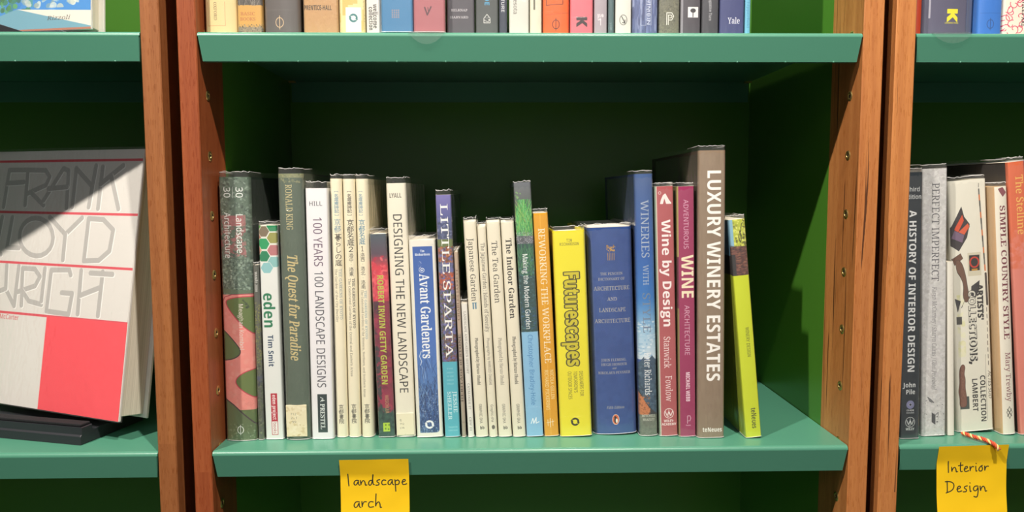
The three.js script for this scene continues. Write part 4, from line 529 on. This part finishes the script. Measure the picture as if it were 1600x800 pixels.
{
  // mm from the right edge and rows from the top of the cover
  const w = 250, h = 275.3, p = new Print(w, h, 232, 660, '#d9d5cf'), c = p.c;
  p.dabs(0, 1, 232, 660, ['#d6d2cc', '#dcd8d2', '#d8d4ce'], 1600, 0.6, 1.6, { sx: 3, sy: 0.4, turn: 0 });
  const F = (px, r) => [1 - (228 - (r - 232) * 0.1 - px) * 0.96 / w, r];
  const stroke = (list) => { p.path(list.map(([x, r]) => [F(x, r)[0] + 0.004, r + 0.9]), '#efede9', 5.8).path(list.map(([x, r]) => F(x, r)), '#b4b1ad', 5.4); };
  const arc = (cx, cy, rx, ry, a0, a1) => { const L = []; for (let i = 0; i <= 20; i++) { const a = a0 + (a1 - a0) * i / 20; L.push([cx + rx * Math.cos(a), cy + ry * Math.sin(a)]); } return L; };
  [[[10, 328], [20, 264], [50, 264]], [[16, 287], [44, 285]], [[46, 324], [51, 264], [80, 265], [86, 276], [80, 290], [49, 305]], [[56, 303], [70, 318], [76, 324]], [[76, 316], [108, 262], [116, 266], [112, 328]], [[84, 296], [113, 293]], [[121, 326], [128, 262], [152, 292], [158, 258]], [[152, 292], [146, 326]], [[160, 328], [168, 260]], [[164, 288], [198, 258]], [[180, 274], [190, 328]],
    [[-4, 410], [8, 346]], [[-4, 410], [6, 410]], [[16, 398], [25, 346]], [[16, 398], [36, 398]], arc(64, 378, 27, 32, 0, 6.3), [[86, 344], [110, 372], [136, 344]], [[110, 372], [106, 414]], [[138, 414], [146, 345], [168, 346], [182, 362], [176, 396], [160, 412], [138, 414]],
    [[-10, 480], [14, 468], [28, 496], [36, 428]], [[14, 468], [16, 428]], [[40, 494], [42, 432], [62, 432], [70, 444], [62, 460], [34, 472]], [[40, 468], [52, 486], [72, 490]], [[78, 430], [72, 484]], [[118, 438], [116, 430], [88, 432], [80, 500], [114, 502], [120, 468], [104, 468]], [[134, 430], [128, 500]], [[132, 470], [160, 456]], [[166, 430], [158, 500]], [[148, 433], [180, 433]]].forEach(stroke);
  for (const r of [249, 337, 423, 508]) p.rect(0, 1, r - 2, r + 2, '#d64b58');
  p.rect(1 - 115 / w, 1, 508, 660, '#ee4a55');
  p.dabs(1 - 115 / w, 1, 508, 660, ['#ec4651', '#f04f59'], 300, 0.6, 1.6, { sx: 3, sy: 0.4, turn: 0 });
  c.save(); c.fillStyle = '#d04a52'; c.font = '7.4px sans-serif'; c.fillText('Robert McCarter', (F(32, 512)[0]) * w - 51, p.y(519)); c.restore();
  const linen = dataTex(256, 256, (x, y) => { const v = 128 + 40 * noise.noise(x / 2, y / 9, 3) + 40 * noise.noise(x / 9, y / 2, 7); return [v, v, v].map(clampB); }); linen.repeat.set(6, 6);
  const front = new THREE.MeshPhysicalMaterial({ map: tex(p.cv), roughness: 0.6, bumpMap: linen, bumpScale: 0.0001 });
  frontBook = faceOut('large pale grey face-out cover with outlined letters and a red block', [-0.1001, Y0 + 0.0217, -0.027], [-0.1614, -0.405, -0.0065], 0.25, 0.274, 0.037, front, pages);
}
{
  const w = 240, h = 280, p = new Print(w, h, 0, 280, '#3f86c8');
  p.dabs(0, 1, 0, 280, ['#3a7fc2', '#4a90d0', '#5a9ad4', '#3576b8'], 300, 3, 12).dabs(0.4, 0.75, 240, 262, ['#3c7a44', '#5a9a5c', '#2f5f3a'], 60, 1.5, 5).path([[0.45, 276], [0.68, 258], [1, 276], [1, 280], [0.4, 280]], null, 0, 1, '#6a9cae').path([[0.68, 258], [1, 262], [1, 277]], null, 0, 1, '#d9d4c8').dabs(0.7, 0.95, 240, 258, ['#b9bfb4', '#8aa0a0', '#d0d4c8'], 60, 1, 4).t('Rizzoli', 268, 0.86, 0.1, 4, '#4a4440', SERIF, 'italic').rect(0, 1, 278, 280, '#a8705a');
  faceOut('blue illustrated cover standing face-out on the upper left shelf', [-0.112, UY + 0.0088, -0.034], [-0.1, -0.13, 0.02], 0.24, 0.28, 0.022, p.material(0.35, 0.8), pages);
}
// stands
{
  const s = thing('display_stand', 'low black display block under the large grey cover', 'book stand', [-0.1358, Y0 + 0.0008, -0.0227]); s.rotation.y = -0.27;
  const sh = new THREE.Shape([[0, 0], [0, 0.0075], [-0.0018, 0.009], [-0.0018, 0.016], [-0.0145, 0.016], [-0.0145, 0.0105], [-0.085, 0.0105], [-0.085, 0]].map(([a, b]) => new THREE.Vector2(a, b)));
  const body = new THREE.ExtrudeGeometry(sh, { depth: 0.17, bevelEnabled: true, bevelSize: 0.0006, bevelThickness: 0.0006, bevelSegments: 2 }); body.rotateY(-Math.PI / 2); // profile x becomes depth
  part('block', body, blackPlastic, s);
  part('foam_pad', rbox(-0.168, -0.001, 0.0168, 0.0195, -0.0145, -0.002, 0.001, 2), foamBlack, s);
  const rest = part('back_rest', rbox(-0.21, -0.05, 0.012, 0.15, -0.043, -0.0395, 0.001, 2), blackPlastic, s);
  s.updateMatrixWorld(); frontBook.updateMatrixWorld(); new THREE.Matrix4().copy(s.matrixWorld).invert().multiply(frontBook.matrixWorld).decompose(rest.position, rest.quaternion, rest.scale);
  const u = thing('display_stand', 'black stand under the blue cover on the upper left shelf', 'book stand', [-0.158, UY + 0.0003, -0.014]); u.rotation.y = -0.13;
  part('foot', new THREE.ExtrudeGeometry(new THREE.Shape([[0, 0], [-0.03, 0.0095], [-0.16, 0.0095], [-0.16, 0]].map(([a, b]) => new THREE.Vector2(a, b))), { depth: 0.011, bevelEnabled: false }), blackPlastic, u);
  part('ledge', rbox(-0.16, 0.03, 0, 0.003, -0.05, -0.0005, 0.001), blackPlastic, u);
}

// ---------------------------------------------------------------- sticky notes and cord
function noteSheet(w, h, curl, kink) {
  const nx = 10, ny = 24, pos = [], uv = [], idx = [];
  for (const side of [0, 1]) for (let j = 0; j <= ny; j++) for (let i = 0; i <= nx; i++) {
    const u = i / nx, v = j / ny, y = -v * h, onLip = Math.min(1, -y / 0.018);
    const z = 0.0008 - onLip * kink + curl * Math.max(0, v - 0.25) ** 2 + 0.0006 * noise.noise(u * 3, v * 3, w * 50) - side * 0.00018;
    pos.push((u - 0.5) * w, y, z); uv.push(u, 1 - v);
  }
  const n = nx + 1, off = n * (ny + 1); for (let j = 0; j < ny; j++) for (let i = 0; i < nx; i++) { const a = j * n + i, b = a + 1, c = a + n, d = c + 1; idx.push(a, c, b, b, c, d, off + a, off + b, off + c, off + b, off + d, off + c); }
  const g = new THREE.BufferGeometry(); g.setAttribute('position', new THREE.Float32BufferAttribute(pos, 3)); g.setAttribute('uv', new THREE.Float32BufferAttribute(uv, 2)); g.setIndex(idx); g.computeVertexNormals(); return g;
}
function notePrint(w, h, lines) {            // handwriting in millimetres from the top left of the sheet
  const p = new Print(w, h, 0, h, '#f2c400'), c = p.c; c.lineCap = c.lineJoin = 'round'; c.strokeStyle = '#2a2a1c'; c.lineWidth = 1.05;
  for (const L of lines) { c.beginPath(); c.moveTo(L[0], L[1]); let i = 2; for (; i + 3 < L.length; i += 2) { const mx = (L[i] + L[i + 2]) / 2, my = (L[i + 1] + L[i + 3]) / 2; c.quadraticCurveTo(L[i], L[i + 1], mx, my); } c.lineTo(L[L.length - 2], L[L.length - 1]); c.stroke(); }
  return new THREE.MeshStandardMaterial({ map: tex(p.cv), roughness: 0.75 });
}
const LETTERS = {                             // pen strokes, x right, y down, baseline 0, small letters 5 high
  l: [6, [[2.4, -10, 2.6, -4, 3, 0]]], a: [6, [[5, -4.4, 3, -5, 1, -2.6, 1.6, -0.4, 3.4, -0.6, 5, -4.4, 4.8, -1, 6, -0.4]]], n: [6, [[0.6, -4.4, 0.9, 0, 1.2, -2.4, 3, -4.8, 4.4, -3, 4.6, 0, 5.8, -0.6]]], d: [6.5, [[4.8, -4, 3, -5, 1, -2.4, 1.8, 0, 3.8, -0.6, 5.4, -9.6, 4.8, -9, 4.8, -1, 6, -0.6]]], s: [4.6, [[4, -4.8, 2, -4.6, 1.6, -3, 3.6, -2, 3.2, -0.2, 0.8, -0.2]]], c: [5, [[4.4, -4.2, 2.4, -5, 0.8, -2.6, 1.6, -0.2, 4.6, -0.8]]], p: [6, [[1, -4.6, 1.4, 0, 1.6, 5], [1.2, -3, 3, -5, 5, -3.2, 4, -0.4, 1.6, -0.6]]], e: [5, [[0.8, -2.4, 3.6, -3, 3.6, -4.8, 1.8, -4.8, 0.8, -2, 1.8, 0, 4.6, -1]]], r: [4.4, [[0.8, -4.6, 1, 0, 1.2, -2.6, 2.4, -4.6, 4, -4.4]]], v: [4.6, [[0.4, -4.6, 1.8, -0.2, 4, -4.8]]], h: [6, [[1.6, -10, 1, 0, 1.6, -3, 3.4, -4.6, 4.4, -3, 4.4, 0, 5.4, -0.4]]],
  I: [4.4, [[2, -9.6, 2.2, -5, 2.4, 0]]], t: [4.6, [[2.2, -8.4, 2, -3, 2.4, -0.2, 3.8, -0.6], [0.4, -5.6, 4.2, -6]]], i: [3, [[1.4, -4.6, 1.6, 0, 2.4, -0.6], [1.5, -7.2, 1.7, -7]]], o: [5.2, [[3, -4.8, 1, -3, 1.4, -0.2, 3.8, -0.4, 4.4, -3, 3, -4.8, 4, -5.2]]], D: [9, [[2, -9, 2.2, -4, 2, 0], [0.6, -8.6, 5, -9, 8, -6, 6.4, -1.6, 1.2, 0.2]]], g: [6, [[5, -4.4, 3, -5, 1, -2.8, 1.8, -0.6, 4, -1, 5, -4.4, 5, 1, 4, 4.6, 1.6, 3.6]]],
};
const write = (text, x, y, k) => { const out = []; for (const ch of text) { const [adv, st] = LETTERS[ch]; for (const s of st) out.push(s.map((q, i) => (i % 2 ? y + q * k : x + q * k))); x += adv * k; } return out; };
{
  const n1 = thing('sticky_note', 'yellow note with two handwritten words starting with a small l, on the middle shelf lip', 'note', [0.1552, Y0 - 0.0088, 0], 'handwritten yellow notes'); n1.rotation.z = 0.006;
  part('paper', noteSheet(0.0664, 0.07, 0.006, 0.0036), notePrint(66.4, 70, [...write('landscape', 4.5, 27, 1.17), ...write('arch', 11, 49, 1.36)]), n1);
  const n2 = thing('sticky_note', 'yellow note on the right bookcase lip, tied under the twisted cord', 'note', [0.7405, Y0 - 0.0004, 0.0006], 'handwritten yellow notes'); n2.rotation.z = 0.02;
  part('paper', noteSheet(0.0695, 0.076, 0.008, 0.0034), notePrint(69.5, 76, [...write('Interior', 9, 27.5, 1.16), ...write('Design', 8, 47.5, 1.25)]), n2);
  const c = thing('twisted_cord', 'short red and cream twisted cord lying over the right yellow note', 'cord', [0.7505, Y0, 0]);
  const path = new THREE.CatmullRomCurve3([[-0.004, 0.0028, -0.028], [-0.001, 0.0034, -0.014], [0.004, 0.0034, -0.004], [0.0085, 0.0012, 0.0036], [0.012, -0.0035, 0.005]].map((q) => new THREE.Vector3(...q)));
  const fr = path.computeFrenetFrames(80);
  const cols = [std(0xc0442c, 0.8), std(0xe8c884, 0.8), std(0xd85a34, 0.8)];
  for (let k = 0; k < 3; k++) {
    const pts = []; for (let i = 0; i <= 80; i++) { const q = path.getPointAt(i / 80), a = k * 2.094 + i * 0.36; pts.push(q.addScaledVector(fr.normals[i], Math.cos(a) * 0.0011).addScaledVector(fr.binormals[i], Math.sin(a) * 0.0011)); }
    part('strand', new THREE.TubeGeometry(new THREE.CatmullRomCurve3(pts), 120, 0.0011, 6), cols[k], c);
  }
}

renderer.render(scene, camera);
